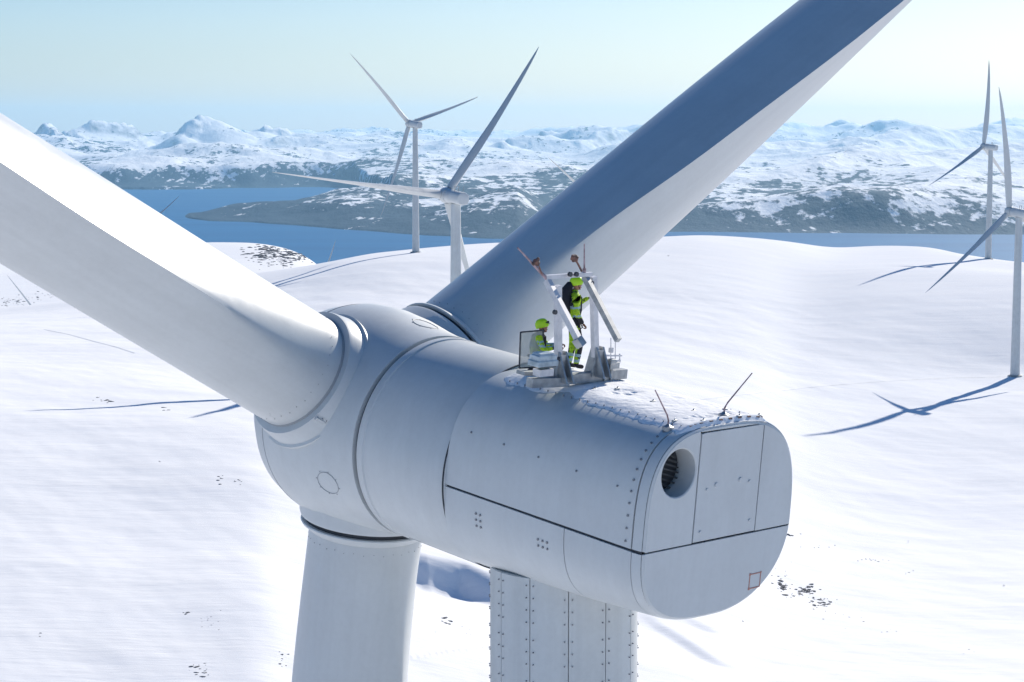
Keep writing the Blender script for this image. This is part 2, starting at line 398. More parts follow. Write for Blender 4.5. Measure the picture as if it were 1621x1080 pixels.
_T = np.concatenate([np.arange(150, 1600, 12.0), np.arange(1600, 4300, 25.0)])
def ground_at(px, py):
    d = pix_dir(px, py); T = _T
    for _ in range(2):
        X, Y, Z = d[0] * T, d[1] * T, CAMZ + d[2] * T
        k = np.nonzero(Z < terr(X, Y))[0]
        if len(k) == 0 or k[0] == 0: return None
        k = k[0]; T = np.linspace(T[k - 1], T[k], 16)
    return np.array([X[k], Y[k], tz(X[k], Y[k])])

bk = np.array([ground_at(*p)[:2] for p in ((520, 850), (610, 868), (677, 888), (730, 898), (775, 918), (850, 950), (950, 972), (1040, 1000), (1120, 1040))])
d1 = np.array([ground_at(*p)[:2] for p in ((1000, 960), (1040, 985), (1080, 1012), (1130, 1045), (1190, 1080 - 8))]); d2 = np.array([ground_at(*p)[:2] for p in ((1080, 975), (1110, 990), (1150, 1010))])
BANK = bk; DRIFTS = [(d1, .9), (d2, .6)]

def sheet(name, X, Y, Z, m, kind='structure', closed=False):
    r, c = X.shape; V = np.stack([X, Y, Z], -1).reshape(-1, 3)
    i, j = np.meshgrid(np.arange(r - 1), np.arange(c if closed else c - 1), indexing='ij'); k = (j + 1) % c
    F = np.stack([i * c + j, i * c + k, (i + 1) * c + k, (i + 1) * c + j], -1).reshape(-1, 4)[:, ::-1]
    me = bpy.data.meshes.new(name); me.vertices.add(len(V)); me.vertices.foreach_set('co', V.ravel())
    me.loops.add(F.size); me.loops.foreach_set('vertex_index', F.ravel().astype(np.int32))
    me.polygons.add(len(F)); me.polygons.foreach_set('loop_start', np.arange(0, F.size, 4, dtype=np.int32))
    me.polygons.foreach_set('use_smooth', np.ones(len(F), bool))
    me.update(calc_edges=True); me.validate(); me.materials.append(m)
    o = bpy.data.objects.new(name, me); COL.objects.link(o); o['kind'] = kind; return o

th = np.concatenate([np.linspace(R(-19), R(19), 760, endpoint=False), np.linspace(R(19), R(341), 150, endpoint=False)])
dd = np.concatenate([np.geomspace(4, 250, 60, endpoint=False), np.geomspace(250, 1700, 470, endpoint=False), np.geomspace(1700, 4300, 70)])
A, D = np.meshgrid(th, dd); A = np.where(A > np.pi, A - 2 * np.pi, A)
X, Y = D * np.sin(A), D * np.cos(A)
gz = terr(X.ravel(), Y.ravel()).reshape(X.shape)
sheet('snow_ground', X, Y, gz, M['snow'], closed=True)
MB().lathe([(0.01, -0.0), (4.2, 0.0)], 60).build('snow_ground_centre', M['snow'], mx=Matrix.Translation((0, 0, tz(0.01, 0.01) + .2)))['kind'] = 'structure'

# ------------------------------------------------------------------ fjord
b = MB(); b.grid([[(x, y, 0) for x in np.linspace(-41500, 41500, 12)] for y in np.linspace(-14500, 65500, 12)])
sea = b.build('sea_water', M['sea']); sea['kind'] = 'structure'

# ------------------------------------------------------------------ far land
def far_land():
    px = np.linspace(-900, 2500, 1050); dist = np.concatenate([np.linspace(9500, 16000, 190, endpoint=False), np.geomspace(16000, 62000, 330)])
    D, PXg = np.meshgrid(dist, px, indexing='ij'); TH = np.arctan((PXg - CX) / FPX); X, Y = D * np.sin(TH), D * np.cos(TH)
    # shore distance by azimuth
    sh_px = [-900, 0, 150, 285, 300, 340, 400, 480, 560, 650, 750, 820, 900, 1050, 1200, 1400, 1621, 2500]
    yrow = [296, 296, 296, 296, 296, 296, 296, 296, 296, 360, 372, 368, 367, 367, 366, 366, 365, 365]
    shoreD = np.interp(PXg, sh_px, [CAMZ * FPX / (y - HOR) for y in yrow])
    jit = 1 + 0.03 * fbm(X / 1800, Y / 5000, 4, 3)
    e = D - shoreD * jit
    # rising ground: visible row as a function of distance
    base = np.interp(D, [9500, 12000, 14000, 18000, 22000, 30000, 38000, 46000, 62000], [40, 60, 95, 150, 210, 330, 500, 600, 500])
    baseR = np.interp(D, [9500, 11500, 13000, 16000, 20000, 26000, 34000, 42000, 50000, 62000], [30, 90, 170, 240, 300, 400, 520, 620, 560, 500])
    wr = smooth(PXg, 900, 1150); base = base * (1 - wr) + baseR * wr
    amp = np.interp(D, [9500, 12000, 16000, 24000, 32000, 45000, 62000], [60, 110, 150, 210, 250, 270, 220]) * (0.75 + 0.35 * wr)
    rg = ridged(X / 6500 + 4, Y / 9500 + 2, 8, 40) - 0.75
    h = base + amp * rg + amp * 0.35 * fbm(X / 1500, Y / 2400, 5, 60)
    h = np.maximum(h, 6 + 5 * fbm(X / 700, Y / 1500, 3, 9))
    h = h * smooth(e, -50, 900) - 40 * (1 - smooth(e, -400, 60))
    # the low wooded peninsula in front of the strait (left of the middle)
    pd0 = np.interp(PXg, [285, 330, 400, 480, 560, 640, 760], [CAMZ * FPX / (y - HOR) for y in (342, 348, 351, 358, 366, 372, 378)])
    wide = np.interp(PXg, [285, 300, 380, 480, 560, 650, 760], [200, 900, 2600, 4200, 6500, 9000, 9000])
    pe = np.minimum(D - pd0 * jit, pd0 + wide - D); pm = np.interp(PXg, [270, 300, 820, 900], [0, 1, 1, 0])
    ph = np.interp(PXg, [285, 330, 400, 470, 540, 640, 800], [30, 70, 90, 95, 150, 190, 200])
    hp = (ph * (0.75 + 0.5 * fbm(X / 1400, Y / 2500, 5, 90)) * smooth(pe, -40, 1500) + 8) * pm * smooth(pe, -60, 120) - 40 * (1 - pm * smooth(pe, -300, 60))
    h = np.maximum(h, hp)
    # named peaks: (photo x, row of summit, distance, half width px, flatness)
    P = [(118, 190, 34000, 60, 1.3), (175, 172, 36000, 85, 1.3), (238, 203, 36000, 60, 1.2), (148, 226, 29000, 55, 1.2),
         (350, 180, 33000, 70, 3.2), (322, 192, 32600, 46, 2.0), (400, 196, 33500, 100, 1.3), (296, 214, 32000, 60, 1.1), (430, 239, 25000, 75, 1.5), (255, 262, 23500, 90, 1.6),
         (500, 220, 48000, 80, 1.2), (590, 207, 52000, 120, 1.3), (700, 214, 50000, 130, 1.2), (620, 245, 30000, 110, 1.5), (540, 226, 44000, 90, 1.2),
         (915, 170, 34000, 90, 1.7), (940, 186, 35000, 90, 1.4), (845, 200, 33000, 110, 1.5), (990, 190, 38000, 80, 1.2), (790, 222, 30000, 80, 1.4), (1050, 205, 42000, 110, 1.3),
         (1285, 213, 50000, 70, 1.1), (1365, 206, 52000, 55, 1.1), (1325, 216, 48000, 50, 1.1), (1210, 226, 46000, 110, 1.3), (1130, 222, 46000, 120, 1.3),
         (1440, 222, 46000, 120, 1.3), (1560, 214, 48000, 150, 1.5), (1700, 205, 45000, 160, 1.3), (1900, 200, 40000, 200, 1.3), (2200, 200, 40000, 200, 1.3),
         (1360, 238, 27000, 170, 1.7), (1180, 262, 22000, 120, 1.5), (1500, 262, 20000, 160, 1.6),
         (-100, 205, 34000, 120, 1.3), (-350, 200, 34000, 160, 1.3), (-650, 205, 34000, 160, 1.3)]
    wx_, wy_ = 900 * fbm(X / 5000, Y / 7000, 3, 123), 1400 * fbm(X / 5000 + 40, Y / 7000, 3, 133)
    r2 = ridged((X + wx_) / 5200 + 9, (Y + wy_) / 7600 + 5, 8, 903, 0.5); r2 = r2 / 1.35
    r3 = ridged((X + wx_) / 1300, (Y + wy_) / 2100, 6, 950) / 1.35
    relief = 0.60 + 0.36 * r2 + 0.14 * r3
    env = np.full(h.shape, 0.0)
    for x0, yr, d0, w, fl in P:
        top = (CAMZ + (HOR - yr) / FPX * d0) * 1.06
        wx = w * 1.15 / FPX * d0; lat = (PXg - x0) / FPX * d0 + wx_ * .5; dep = (D - d0)
        q = np.sqrt((lat / wx) ** 2 + (dep / (wx * 2.0)) ** 2)
        env = np.maximum(env, top * (0.62 * np.exp(-(q * .8) ** 2) + 0.38 * np.clip(1 - q / 1.25, 0, 1)))
    pk = env * relief
    h = np.where(env > 20, np.maximum(h, pk) + smooth(pk, 60, 300) * 60 * (r3 - .5), h)
    h = np.maximum(h, -30)
    o = sheet('distant_mountains', X, Y, h, M['mountain'])
    # islet
far_land()

# ------------------------------------------------------------------ blades
def lerp(x, t): return float(np.interp(x, [a for a, _ in t], [b for _, b in t]))
THK = [(0, 2.46), (2.6, 2.46), (5, 2.42), (8, 2.38), (12, 2.3), (15, 2.15), (18, 1.95), (25, 1.3), (35, .8), (45, .5), (53, .22), (56, .05)]
QTE = [(0, 1.23), (2.6, 1.23), (3.6, 1.34), (5, 1.62), (7, 1.9), (10, 2.1), (18, 2.2), (25, 2.0), (35, 1.6), (45, 1.15), (53, .6), (56, .08)]
PLE = [(0, 1.23), (2.6, 1.23), (5, 1.48), (8, 1.55), (12, 1.55), (18, 1.4), (25, 1.1), (35, .8), (45, .55), (53, .28), (56, .05)]
SHP = [(0, 0), (2.6, 0), (4.2, .55), (6.0, .92), (8, 1), (60, 1)]
BET_C = [(0, -36), (5, -36), (7, -33), (9, -27.5), (12, -23), (15, -18), (18, -14), (56, 4)]
BET_A = [(0, 2), (5, 2), (9, 0), (18, 6), (56, 12)]
def blade_mesh(beta, r0=2.3, n=24, stations=None, name='blade'):
    L = stations or ([r0] + list(np.arange(2.5, 12, .5 if n < 20 else .25)) + [12, 13, 14, 15, 16, 18, 20, 23, 26, 30, 35, 40, 45, 50, 53, 55, 56])
    def lerp(x, t):
        w = min(1.1, max(0, (x - 2.3) * .6)) if x < 16 else min(2., (56 - x) * .3); return sum(float(np.interp(x + w * e, [a for a, _ in t], [b for _, b in t])) for e in (-1, -.75, -.5, -.25, 0, .25, .5, .75, 1)) / 9
    rows = []
    for l in L:
        t, q, p, k = lerp(l, THK) / 2, lerp(l, QTE), lerp(l, PLE), lerp(l, SHP); b_ = R(lerp(l, beta)); row = []
        side = []
        for i in range(n + 1):              # trailing edge -> shoulder
            s = 1 - i / n; s = k * s ** 0.8 + (1 - k) * math.sin(s * math.pi / 2)
            y = t * ((1 - k) * math.sqrt(max(0, 1 - s * s)) + k * (1 - s ** 1.55)); side.append((-q * s, y))
        for i in range(1, n + 1):           # shoulder -> leading edge
            a = i / n * math.pi / 2; side.append((p * math.sin(a), t * math.cos(a)))
        ring = side + [(x, -y) for x, y in side[-2:0:-1]]
        pre = 2.6 * (l / 56) ** 2.2
        for (x, y) in ring:                 # x: along the chord, + = leading (upwind); y: clockwise side
            row.append((-x * math.sin(b_) * 1.0 + y * math.cos(b_), x * math.cos(b_) + y * math.sin(b_) + pre, l))
        rows.append(row)
    b = MB(); b.grid(rows, True); m = len(rows[0])
    b.f.append(tuple(range(m))[::-1]); b.f.append(tuple((len(rows) - 1) * m + k for k in range(m)))
    return b.mesh(name, M['blade'], True, 42)

def superell(A, ht, hb, n, a, nlr=None):
    c, s = math.cos(a), math.sin(a)
    if nlr: n = (nlr[0] if c < 0 else nlr[1]) if s < 0 else (nlr[2] if c < 0 else nlr[3])
    return (A * math.copysign(abs(c) ** (2 / n), c), (ht if s > 0 else hb) * math.copysign(abs(s) ** (2 / n), s))

# ------------------------------------------------------------------ far wind turbines
far_blade = blade_mesh(BET_A, n=8, name='far_blade')
def make_far_turbine():
    root = empty('wind_turbine', (0, 0, 0)); HH = 73.0
    MB().lathe([(2.15, -3), (2.1, 0), (1.95, 15), (1.75, 40), (1.45, HH - 2.2), (1.42, HH - 1.9)], 32, cap1=True).build('tower', M['tower'], root, smooth=True)
    N = Matrix.Translation((0, 0, HH)) @ Matrix.Rotation(R(6), 4, 'X')
    rows = []
    for u, s in ((1.2, .9), (1.15, 1), (-4.0, 1), (-4.3, .96), (-4.45, .85)):
        rows.append([(superell(2.05, 2.0, 1.8, 2.6, 2 * math.pi * k / 32)[0] * s, u, superell(2.05, 2.0, 1.8, 2.6, 2 * math.pi * k / 32)[1] * s) for k in range(32)])
    b = MB(); b.grid(rows, True); b.f.append(tuple(range(32))[::-1]); b.f.append(tuple(128 + k for k in range(32)))
    b.build('nacelle', M['paint'], root, N, True)
    MB().lathe([(2.0, 1.2), (2.1, 1.3), (2.1, 3.7), (2.0, 3.8)], 32, 'y', True, True).build('generator', M['paint'], root, N, True)
    MB().lathe([(1.9, 3.95), (2.15, 4.0), (2.4, 5.2), (2.3, 6.3), (1.9, 7.0), (1.1, 7.6), (0.02, 7.8)], 32, 'y', True, True).build('hub', M['paint'], root, N, True)
    b = MB(); b.beam((-.9, -3.0, 2.0), (-1.0, -3.0, 3.6), .08, .08); b.beam((.6, -3, 2.0), (.7, -3.2, 3.6), .08, .08); b.beam((-1.0, -.6, 3.4), (.6, -.6, 3.4), .15, .15)
    b.beam((-.8, -.6, 1.9), (-.8, -.6, 3.4), .15, .15); b.beam((.5, -.6, 1.9), (.5, -.6, 3.4), .15, .15)
    b.build('instrument_mast', M['steel'], root, N)['kind'] = 'stuff'
    for k in range(3):
        o = bpy.data.objects.new('blade', far_blade); COL.objects.link(o); o.parent = root
    return root
def set_rotor(root, az):
    N = Matrix.Translation((0, 0, 73.0)) @ Matrix.Rotation(R(6), 4, 'X') @ Matrix.Translation((0, 5.6, 0))
    k = 0
    for c in root.children:
        if c.name.startswith('blade'):
            c.matrix_local = N @ Matrix.Rotation(R(90 - az - 120 * k), 4, 'Y') @ Matrix.Rotation(R(-2.5), 4, 'X'); k += 1
proto = make_far_turbine()
def copy_tree(o, parent=None):
    c = o.copy(); COL.objects.link(c); c.parent = parent
    for ch in o.children: copy_tree(ch, c)
    return c
# hub pixel, distance, yaw, blade azimuth, label
FAR = [((706, 309), 596, 33, 53, 'white turbine just left of the raised big blade, one blade pointing flat left'),
       ((648, 196), 1140, 39.6, 16.4, 'slender white turbine on the snow crest left of centre, its lowest blade before the fjord'),
       ((1598, 335), 890, 34, 100, 'tall white turbine at the right picture edge casting a long blue shadow on snow'),
       ((1557, 232), 1304, 42.7, 87.5, 'smaller white turbine on the right snow crest beside the water'),
       ((236, 353), 2500, 40, 36, 'far turbine behind the big left blade, only one tip showing over the fjord'),
       ((508, 446), 2500, 40, 66, 'far turbine beyond the rocky snow hill, only one blade tip showing'),
       ((938, 316), 1550, 40, 144, 'turbine hidden behind the big raised blade, only one thin tip showing at its left'),
       ((72, 514), 1700, 40, 128, 'turbine behind the left snow ridge, one blade tip leaning over the stones')]
for i, ((hx, hy), dist, yaw, az, lab) in enumerate(FAR):
    t = proto if i == 0 else copy_tree(proto)
    y_ = R(yaw); base = turbine_base(hx, hy, dist, yaw)
    t.location = tuple(base); t.rotation_euler = (0, 0, y_)
    g = tz(base[0], base[1]); print('TURB', i, 'base', base.round(1), 'ground', round(g, 1))
    tag(t, lab, 'wind turbine', 'wind turbines standing on the snow plateau')
    set_rotor(t, az)
    fd = MB(); fd.lathe([(3.4, g - base[2] - 3), (3.2, g - base[2] + .35), (2.6, g - base[2] + .5), (2.1, g - base[2] + .5), (2.1, .5)], 24, cap1=True)
    fd.build('foundation', M['tower'], t, smooth=True)

# ------------------------------------------------------------------ the big turbine
YAW, TILT = R(42.7), R(6)
O = np.array([-1.55645826, 40.68529261, CAMZ - 6.14964729])
uW = np.array([-math.sin(YAW) * math.cos(TILT), math.cos(YAW) * math.cos(TILT), math.sin(TILT)])
TB = O + uW * (-3.8); TB[2] = tz(TB[0], TB[1])
big = empty('large_wind_turbine', tuple(TB), YAW)
tag(big, 'huge foreground white turbine with thick blades and boxy nacelle carrying two workers', 'wind turbine')
Oloc = Matrix.Rotation(-YAW, 4, 'Z') @ Vector(O - TB)
N = Matrix.Translation(Oloc) @ Matrix.Rotation(TILT, 4, 'X')          # nacelle frame: x = right, y = towards rotor, z = up
NW = Matrix.Translation(big.location) @ Matrix.Rotation(YAW, 4, 'Z') @ N
def nw(v, u, w): return NW @ Vector((v, u, w))

# tower: bolted shell panels
towtop = float((NW @ Vector((0, -3.8, -1.9))).z - TB[2]) + .25
tr = lambda z: 2.1 + (1.43 - 2.1) * min(1, (z / (towtop - 12))) if z < towtop - 12 else 1.43
tw = MB(); tw.lathe([(tr(z) - .05, z) for z in np.linspace(-2, towtop, 16)], 48, cap1=True)
tower = tw.build('tower', M['tower'], big, smooth=True)
bolts = MB()
def bolt(b, p, nrm, r=.03, h=.03, n=6):
    p, nrm = Vector(p), Vector(nrm).normalized(); x = nrm.orthogonal().normalized(); y = nrm.cross(x); k = len(b.v)
    for hh, rr in ((0, r), (h, r * .9)):
        for i in range(n):
            a = 2 * math.pi * i / n; b.v.append(tuple(p + nrm * hh + (x * math.cos(a) + y * math.sin(a)) * rr))
    for i in range(n): j = (i + 1) % n; b.f.append((k + i, k + j, k + n + j, k + n + i))
    b.f.append(tuple(k + n + i for i in range(n)))
tiers = [(towtop, 8.05 if False else towtop - 2.95, 0.0), (towtop - 2.97, towtop - 12, 15.0)]
TOWOFF = math.degrees(-YAW) + 2     # joint columns measured towards the camera
for (z1, z0, off) in tiers:
    for k in range(12):
        a0, a1 = R(TOWOFF + off + 30 * k - 90 + .35), R(TOWOFF + off + 30 * (k + 1) - 90 - .35); rows = []
        for rr, zz in ((-.04, z1), (0, z1 - .012), (0, z0 + .012), (-.04, z0)):
            row = [((tr(zz) + rr) * math.cos(a), (tr(zz) + rr) * math.sin(a), zz) for a in np.linspace(a0, a1, 7)]
            row = [((tr(zz) - .04) * math.cos(a0), (tr(zz) - .04) * math.sin(a0), zz)] + row + [((tr(zz) - .04) * math.cos(a1), (tr(zz) - .04) * math.sin(a1), zz)]
            rows.append(row)
        MB().grid(rows).build('shell_panel', M['tower'], tower, smooth=True, ang=30)
        for e, s in ((a0, 1), (a1, -1)):
            z = z1 - .15
            while z > z0 + .1:
                a = e + s * .045; r_ = tr(z); nn = (math.cos(a), math.sin(a), 0); bolt(bolts, (r_ * nn[0], r_ * nn[1], z), nn, .015, .026)
                z -= .235 if (int(z * 10) % 4) else .33
tw2 = MB(); tw2.lathe([(tr(z), z) for z in np.linspace(-2, towtop - 12.02, 14)], 48); tw2.build('lower_shell', M['tower'], tower, smooth=True)
bolts.build('bolt', M['bolt'], tower)['kind'] = 'stuff'

# generator
gp = [(1.9, -2.70), (2.08, -2.68), (2.1, -2.6), (2.1, -0.30), (2.1, -0.22), (2.125, -0.20), (2.125, -0.04), (2.10, 0.0), (2.0, 0.01)]
gen = MB().lathe(gp, 128, 'y', True, True).build('generator', M['paint'], big, N, True)
b = MB()
for a in (68, 248):   # joint strips along the ring
    p = [(2.102 * math.cos(R(a)), u, 2.102 * math.sin(R(a))) for u in np.linspace(-2.6, -.25, 8)]; b.tube(p, .008, 4)
pieces(b.build('seam', M['seamline'], gen))
MB().lathe([(2.06, -2.655), (2.108, -2.66), (2.108, -2.635), (2.06, -2.63)], 128, 'y').build('rear_seal', M['panelgap'], gen)

# hub
HU = 2.0
hp = [(1.95, .10), (2.13, .10), (2.14, .16), (2.15, .4), (2.22, .9), (2.33, 1.5), (2.39, 2.1), (2.37, 2.7), (2.22, 3.3), (1.9, 3.8), (1.35, 4.25), (.7, 4.5), (.02, 4.58)]
hub = MB().lathe(hp, 128, 'y', True, True).build('hub', M['paint'], big, N, True)
MB().lathe([(2.03, -.02), (2.03, .12)], 96, 'y').build('rotor_gap_seal', M['panelgap'], hub)
def hr(u): return float(np.interp(u, [p[1] for p in hp], [p[0] for p in hp]))
b = MB(); b.tube([((hr(2.9) + .002) * math.cos(a), 2.9, (hr(2.9) + .002) * math.sin(a)) for a in np.linspace(0, 2 * math.pi, 129)], .01, 4, False)
b.build('nose_seam', M['seamline'], hub)
for aa in (-150 - 5, 90 - 8, -30):       # round hatches on the hub between the blades
    b = MB(); P = []; rad = .27
    for k in range(41):
        t = 2 * math.pi * k / 40; u = .95 + rad * math.sin(t); r_ = hr(u) + .004; a = R(aa) + rad * math.cos(t) / 2.34; P.append((r_ * math.cos(a), u, r_ * math.sin(a)))
    b.tube(P, .008, 4, False)
    for k in range(8):
        t = 2 * math.pi * k / 8 + .3; u = .95 + rad * 1.12 * math.sin(t); r_ = hr(u); a = R(aa) + rad * 1.12 * math.cos(t) / 2.34; bolt(b, (r_ * math.cos(a), u, r_ * math.sin(a)), (math.cos(a), .1, math.sin(a)), .012, .012)
    b.build('hatch', M['seamline'], hub)['kind'] = 'stuff'

HubM = N @ Matrix.Translation((0, HU, 0))
for az, bet, kind in ((150, BET_A, 'A'), (30, BET_C, 'C'), (270, BET_A, 'D')):
    MX = HubM @ Matrix.Rotation(R(90 - az), 4, 'Y') @ Matrix.Rotation(R(-2.5), 4, 'X')
    me = blade_mesh(bet, 2.3, 40, name='blade')
    bl = bpy.data.objects.new('blade', me); COL.objects.link(bl); bl.parent = big; bl.matrix_local = MX
    I = Matrix.Identity(4)
    if kind == 'A':
        MB().lathe([(1.50, 1.2), (1.50, 1.84), (1.53, 1.86), (1.53, 1.92), (1.47, 1.94), (1.41, 2.25), (1.385, 2.31), (1.2, 2.32)], 96).build('root_collar', M['paint'], bl, I, True)
        MB().lathe([(1.245, 2.30), (1.245, 2.36), (1.232, 2.37)], 96).build('root_seam', M['seamline'], bl, I, True)
        c = MB(); c.box((1.43 * math.cos(R(-125)), 1.43 * math.sin(R(-125)), 2.12), (.05, .07, .36), Matrix.Rotation(R(-125), 3, 'Z')); c.build('collar_joint', M['paint'], bl, I)
        c = MB()
        for k in range(4):
            a = R(-122); z = 1.85 + k * .11; bolt(c, (1.44 * math.cos(a), 1.44 * math.sin(a), z), (math.cos(a), math.sin(a), 0), .014, .02)
        c.build('collar_bolt', M['bolt'], bl, I)['kind'] = 'stuff'
    else:
        MB().lathe([(1.50, 1.2), (1.47, 2.1), (1.44, 2.18), (1.30, 2.2)], 96).build('root_boss', M['paint'], bl, I, True)
        MB().lathe([(1.34, 2.0), (1.34, 2.32)], 96).build('root_seal', M['panelgap'], bl, I, True)
        MB().lathe([(1.30, 2.29), (1.42, 2.295), (1.43, 2.32), (1.40, 2.37), (1.27, 2.47), (1.235, 2.5)], 96).build('root_ring', M['paint'], bl, I, True)
    c = MB()
    for k in range(36):
        a = R(10 * k); bolt(c, (1.232 * math.cos(a), 1.232 * math.sin(a), 2.66 + (.03 if k % 2 else 0)), (math.cos(a), math.sin(a), 0), .009, .012)
    c.build('root_bolt', M['bolt'], bl, I)['kind'] = 'stuff'

# nacelle housing
NE = 2.6; HW = 2.05; HT = 2.03
hbot = lambda u: float(np.interp(u, [-8, -7.6, -6, -4.2, -3.1, -2.65], [1.55, 1.58, 1.74, 1.86, 1.93, 1.95]))
SEAM = -.12
nTL = lambda u: float(np.interp(u, [-7.7, -2.65], [3.4, 2.6])); nTR = lambda u: float(np.interp(u, [-7.7, -2.65], [3.0, 2.6]))
nL = lambda u: float(np.interp(u, [-8, -6, -4], [3.0, 2.8, 2.6])); nR_ = lambda u: float(np.interp(u, [-7.6, -5.5, -4], [2.1, 2.4, 2.6]))
def sect(u, a, s=1.0, off=0.0):
    v, w = superell(HW * s + off, HT * s + off, hbot(u) * s + off, NE, a, (nL(u), nR_(u), nTL(u), nTR(u))); return (v * (float(np.interp(u, [-7.6, -4], [.955, 1])) if v > 0 else 1), u, w)
def a_seam(u, left=False):  # parameter angle (negative) where w = SEAM
    return -math.asin((-SEAM / hbot(u)) ** ((nL(u) if left else nR_(u)) / 2))
def shell(urange, upper, gap=.014):
    rows = []
    us = [urange[0]] + list(np.linspace(urange[0], urange[1], max(3, int(abs(urange[1] - urange[0]) * 5)))) + [urange[1]]
    for i, u in enumerate(us):
        rim = i in (0, len(us) - 1); s0 = a_seam(u); s1 = a_seam(u, True); g = gap / HW
        if upper: a = np.linspace(s0 + g, math.pi - s1 - g, 97)
        else: a = np.linspace(math.pi - s1 + g, 2 * math.pi + s0 - g, 73)
        row = [sect(u, x, off=-.05 if rim else 0) for x in a]
        first, last = sect(u, a[0], off=-.05), sect(u, a[-1], off=-.05)
        rows.append([first] + row + [last])
    return MB().grid(rows)
inner = MB(); inner.grid([[sect(u, a, off=-.035) for a in np.linspace(0, 2 * math.pi, 96, endpoint=False)] for u in np.linspace(-2.68, -7.82, 22)], True)
m_ = len(inner.v); inner.f.append(tuple(range(96))[::-1])
nac = inner.build('nacelle', M['panelgap'], big, N, True)
I4 = Matrix.Identity(4)
shell((-2.66, -7.58), True).build('upper_housing', M['paint'], nac, I4, True, 50)
shell((-2.66, -5.93), False).build('lower_housing', M['paint'], nac, I4, True, 50)
shell((-5.95, -7.60), False).build('lower_housing', M['paint'], nac, I4, True, 50)
# front face of the housing
b = MB(); b.grid([[sect(-2.655, a, off=-.01) for a in np.linspace(0, 2 * math.pi, 96, endpoint=False)], [(1.9 * math.cos(a), -2.655, 1.9 * math.sin(a)) for a in np.linspace(0, 2 * math.pi, 96, endpoint=False)]], True)
b.build('front_bulkhead', M['paint'], nac, I4)
# rounded rear edge, upper and lower
FS = .955
CAP = [(-7.615, 1.0, -.05), (-7.615, 1.0, 0), (-7.70, .997, 0), (-7.78, .990, 0), (-7.83, .978, 0), (-7.85, FS, 0), (-7.80, FS - .01, 0)]
for upper in (True, False):
    rows = []
    for u, s, off in CAP:
        s0 = a_seam(-7.7); s1 = a_seam(-7.7, True); g = .008
        a = np.linspace(s0 + g, math.pi - s1 - g, 97) if upper else np.linspace(math.pi - s1 + g, 2 * math.pi + s0 - g, 73)
        rows.append([sect(u, a[0], s, -.05)] + [sect(u, x, s, off) for x in a] + [sect(u, a[-1], s, -.05)])
    MB().grid(rows).build('rear_edge', M['paint'], nac, I4, True, 40)
# rear face panels
fold = [sect(-7.85, a, FS + .004) for a in np.linspace(0, 2 * math.pi, 128, endpoint=False)]; fold = [(p[0], p[2]) for p in fold]
def clip(poly, n, c):     # keep n.p <= c
    out = []
    for i in range(len(poly)):
        p, q = poly[i], poly[(i + 1) % len(poly)]; dp, dq = n[0] * p[0] + n[1] * p[1] - c, n[0] * q[0] + n[1] * q[1] - c
        if dp <= 0: out.append(p)
        if dp * dq < 0: t = dp / (dp - dq); out.append((p[0] + (q[0] - p[0]) * t, p[1] + (q[1] - p[1]) * t))
    return out
def slab(poly, y0=-7.852, dep=.05, bev=.002):
    b = MB(); n = len(poly); cx_ = sum(p[0] for p in poly) / n; cz_ = sum(p[1] for p in poly) / n
    def sh(p, k): d = math.hypot(p[0] - cx_, p[1] - cz_); return (cx_ + (p[0] - cx_) * (1 - k / d), cz_ + (p[1] - cz_) * (1 - k / d))
    A_ = [(x, y0 + dep, z) for x, z in poly]; B_ = [(x, y0 + bev, z) for x, z in poly]; C_ = [(*[sh(p, bev)[0]], y0, sh(p, bev)[1]) for p in poly]
    b.grid([A_, B_, C_], True); b.f.append(tuple(2 * n + k for k in range(n))); return b
DL, DR, DT, DB = -.775, .905, 1.885, -.165
g = .015
low = clip(clip(fold, (0, 1), SEAM - g), (0, 1), SEAM - g)
slab(low).build('lower_rear_panel', M['paint'], nac, I4)
right = clip(clip(fold, (-1, 0), -(DR + g)), (0, -1), -(SEAM + g)); slab(right).build('right_rear_panel', M['paint'], nac, I4)
door = [(DL + g, -.096), (DR - g, -.096), (DR - g, DT - .03), (DR - .06, DT), (DL + .1, DT - .005), (DL + g, DT - .02)]
dr = slab(door, -7.858, .06, .006).build('service_door', M['paint'], nac, I4)
top = clip(clip(clip(fold, (0, -1), -(DT + .02)), (1, 0), DR), (-1, 0), -DL)
if len(top) > 2: slab(top).build('door_lintel', M['paint'], nac, I4)
# left rear panel with the round air outlet
leftp = clip(clip(fold, (1, 0), DL - g), (0, -1), -(SEAM + g)); HC = (-1.275, 1.225); HR = .43
def ray_poly(c, a, poly):
    dx, dz = math.cos(a), math.sin(a); best = 9
    for i in range(len(poly)):
        p, q = poly[i], poly[(i + 1) % len(poly)]; ex, ez = q[0] - p[0], q[1] - p[1]; den = dx * ez - dz * ex
        if abs(den) < 1e-9: continue
        t = ((p[0] - c[0]) * ez - (p[1] - c[1]) * ex) / den; s = ((p[0] - c[0]) * dz - (p[1] - c[1]) * dx) / den
        if t > 0 and -1e-6 <= s <= 1 + 1e-6: best = min(best, t)
    return best
angs = sorted(list(np.linspace(0, 2 * math.pi, 90, endpoint=False)) + [math.atan2(p[1] - HC[1], p[0] - HC[0]) % (2 * math.pi) for p in leftp if (p[1] < SEAM + .05)])
rows = [[], [], [], []]
for a in angs:
    t = ray_poly(HC, a, leftp)
    rows[0].append((HC[0] + t * math.cos(a), -7.80, HC[1] + t * math.sin(a))); rows[1].append((HC[0] + t * math.cos(a), -7.852, HC[1] + t * math.sin(a)))
    rows[2].append((HC[0] + (HR + .02) * math.cos(a), -7.852, HC[1] + (HR + .02) * math.sin(a))); rows[3].append((HC[0] + HR * math.cos(a), -7.835, HC[1] + HR * math.sin(a)))
lp = MB().grid(rows, True).build('left_rear_panel', M['paint'], nac, I4)
duct = MB(); rr = []
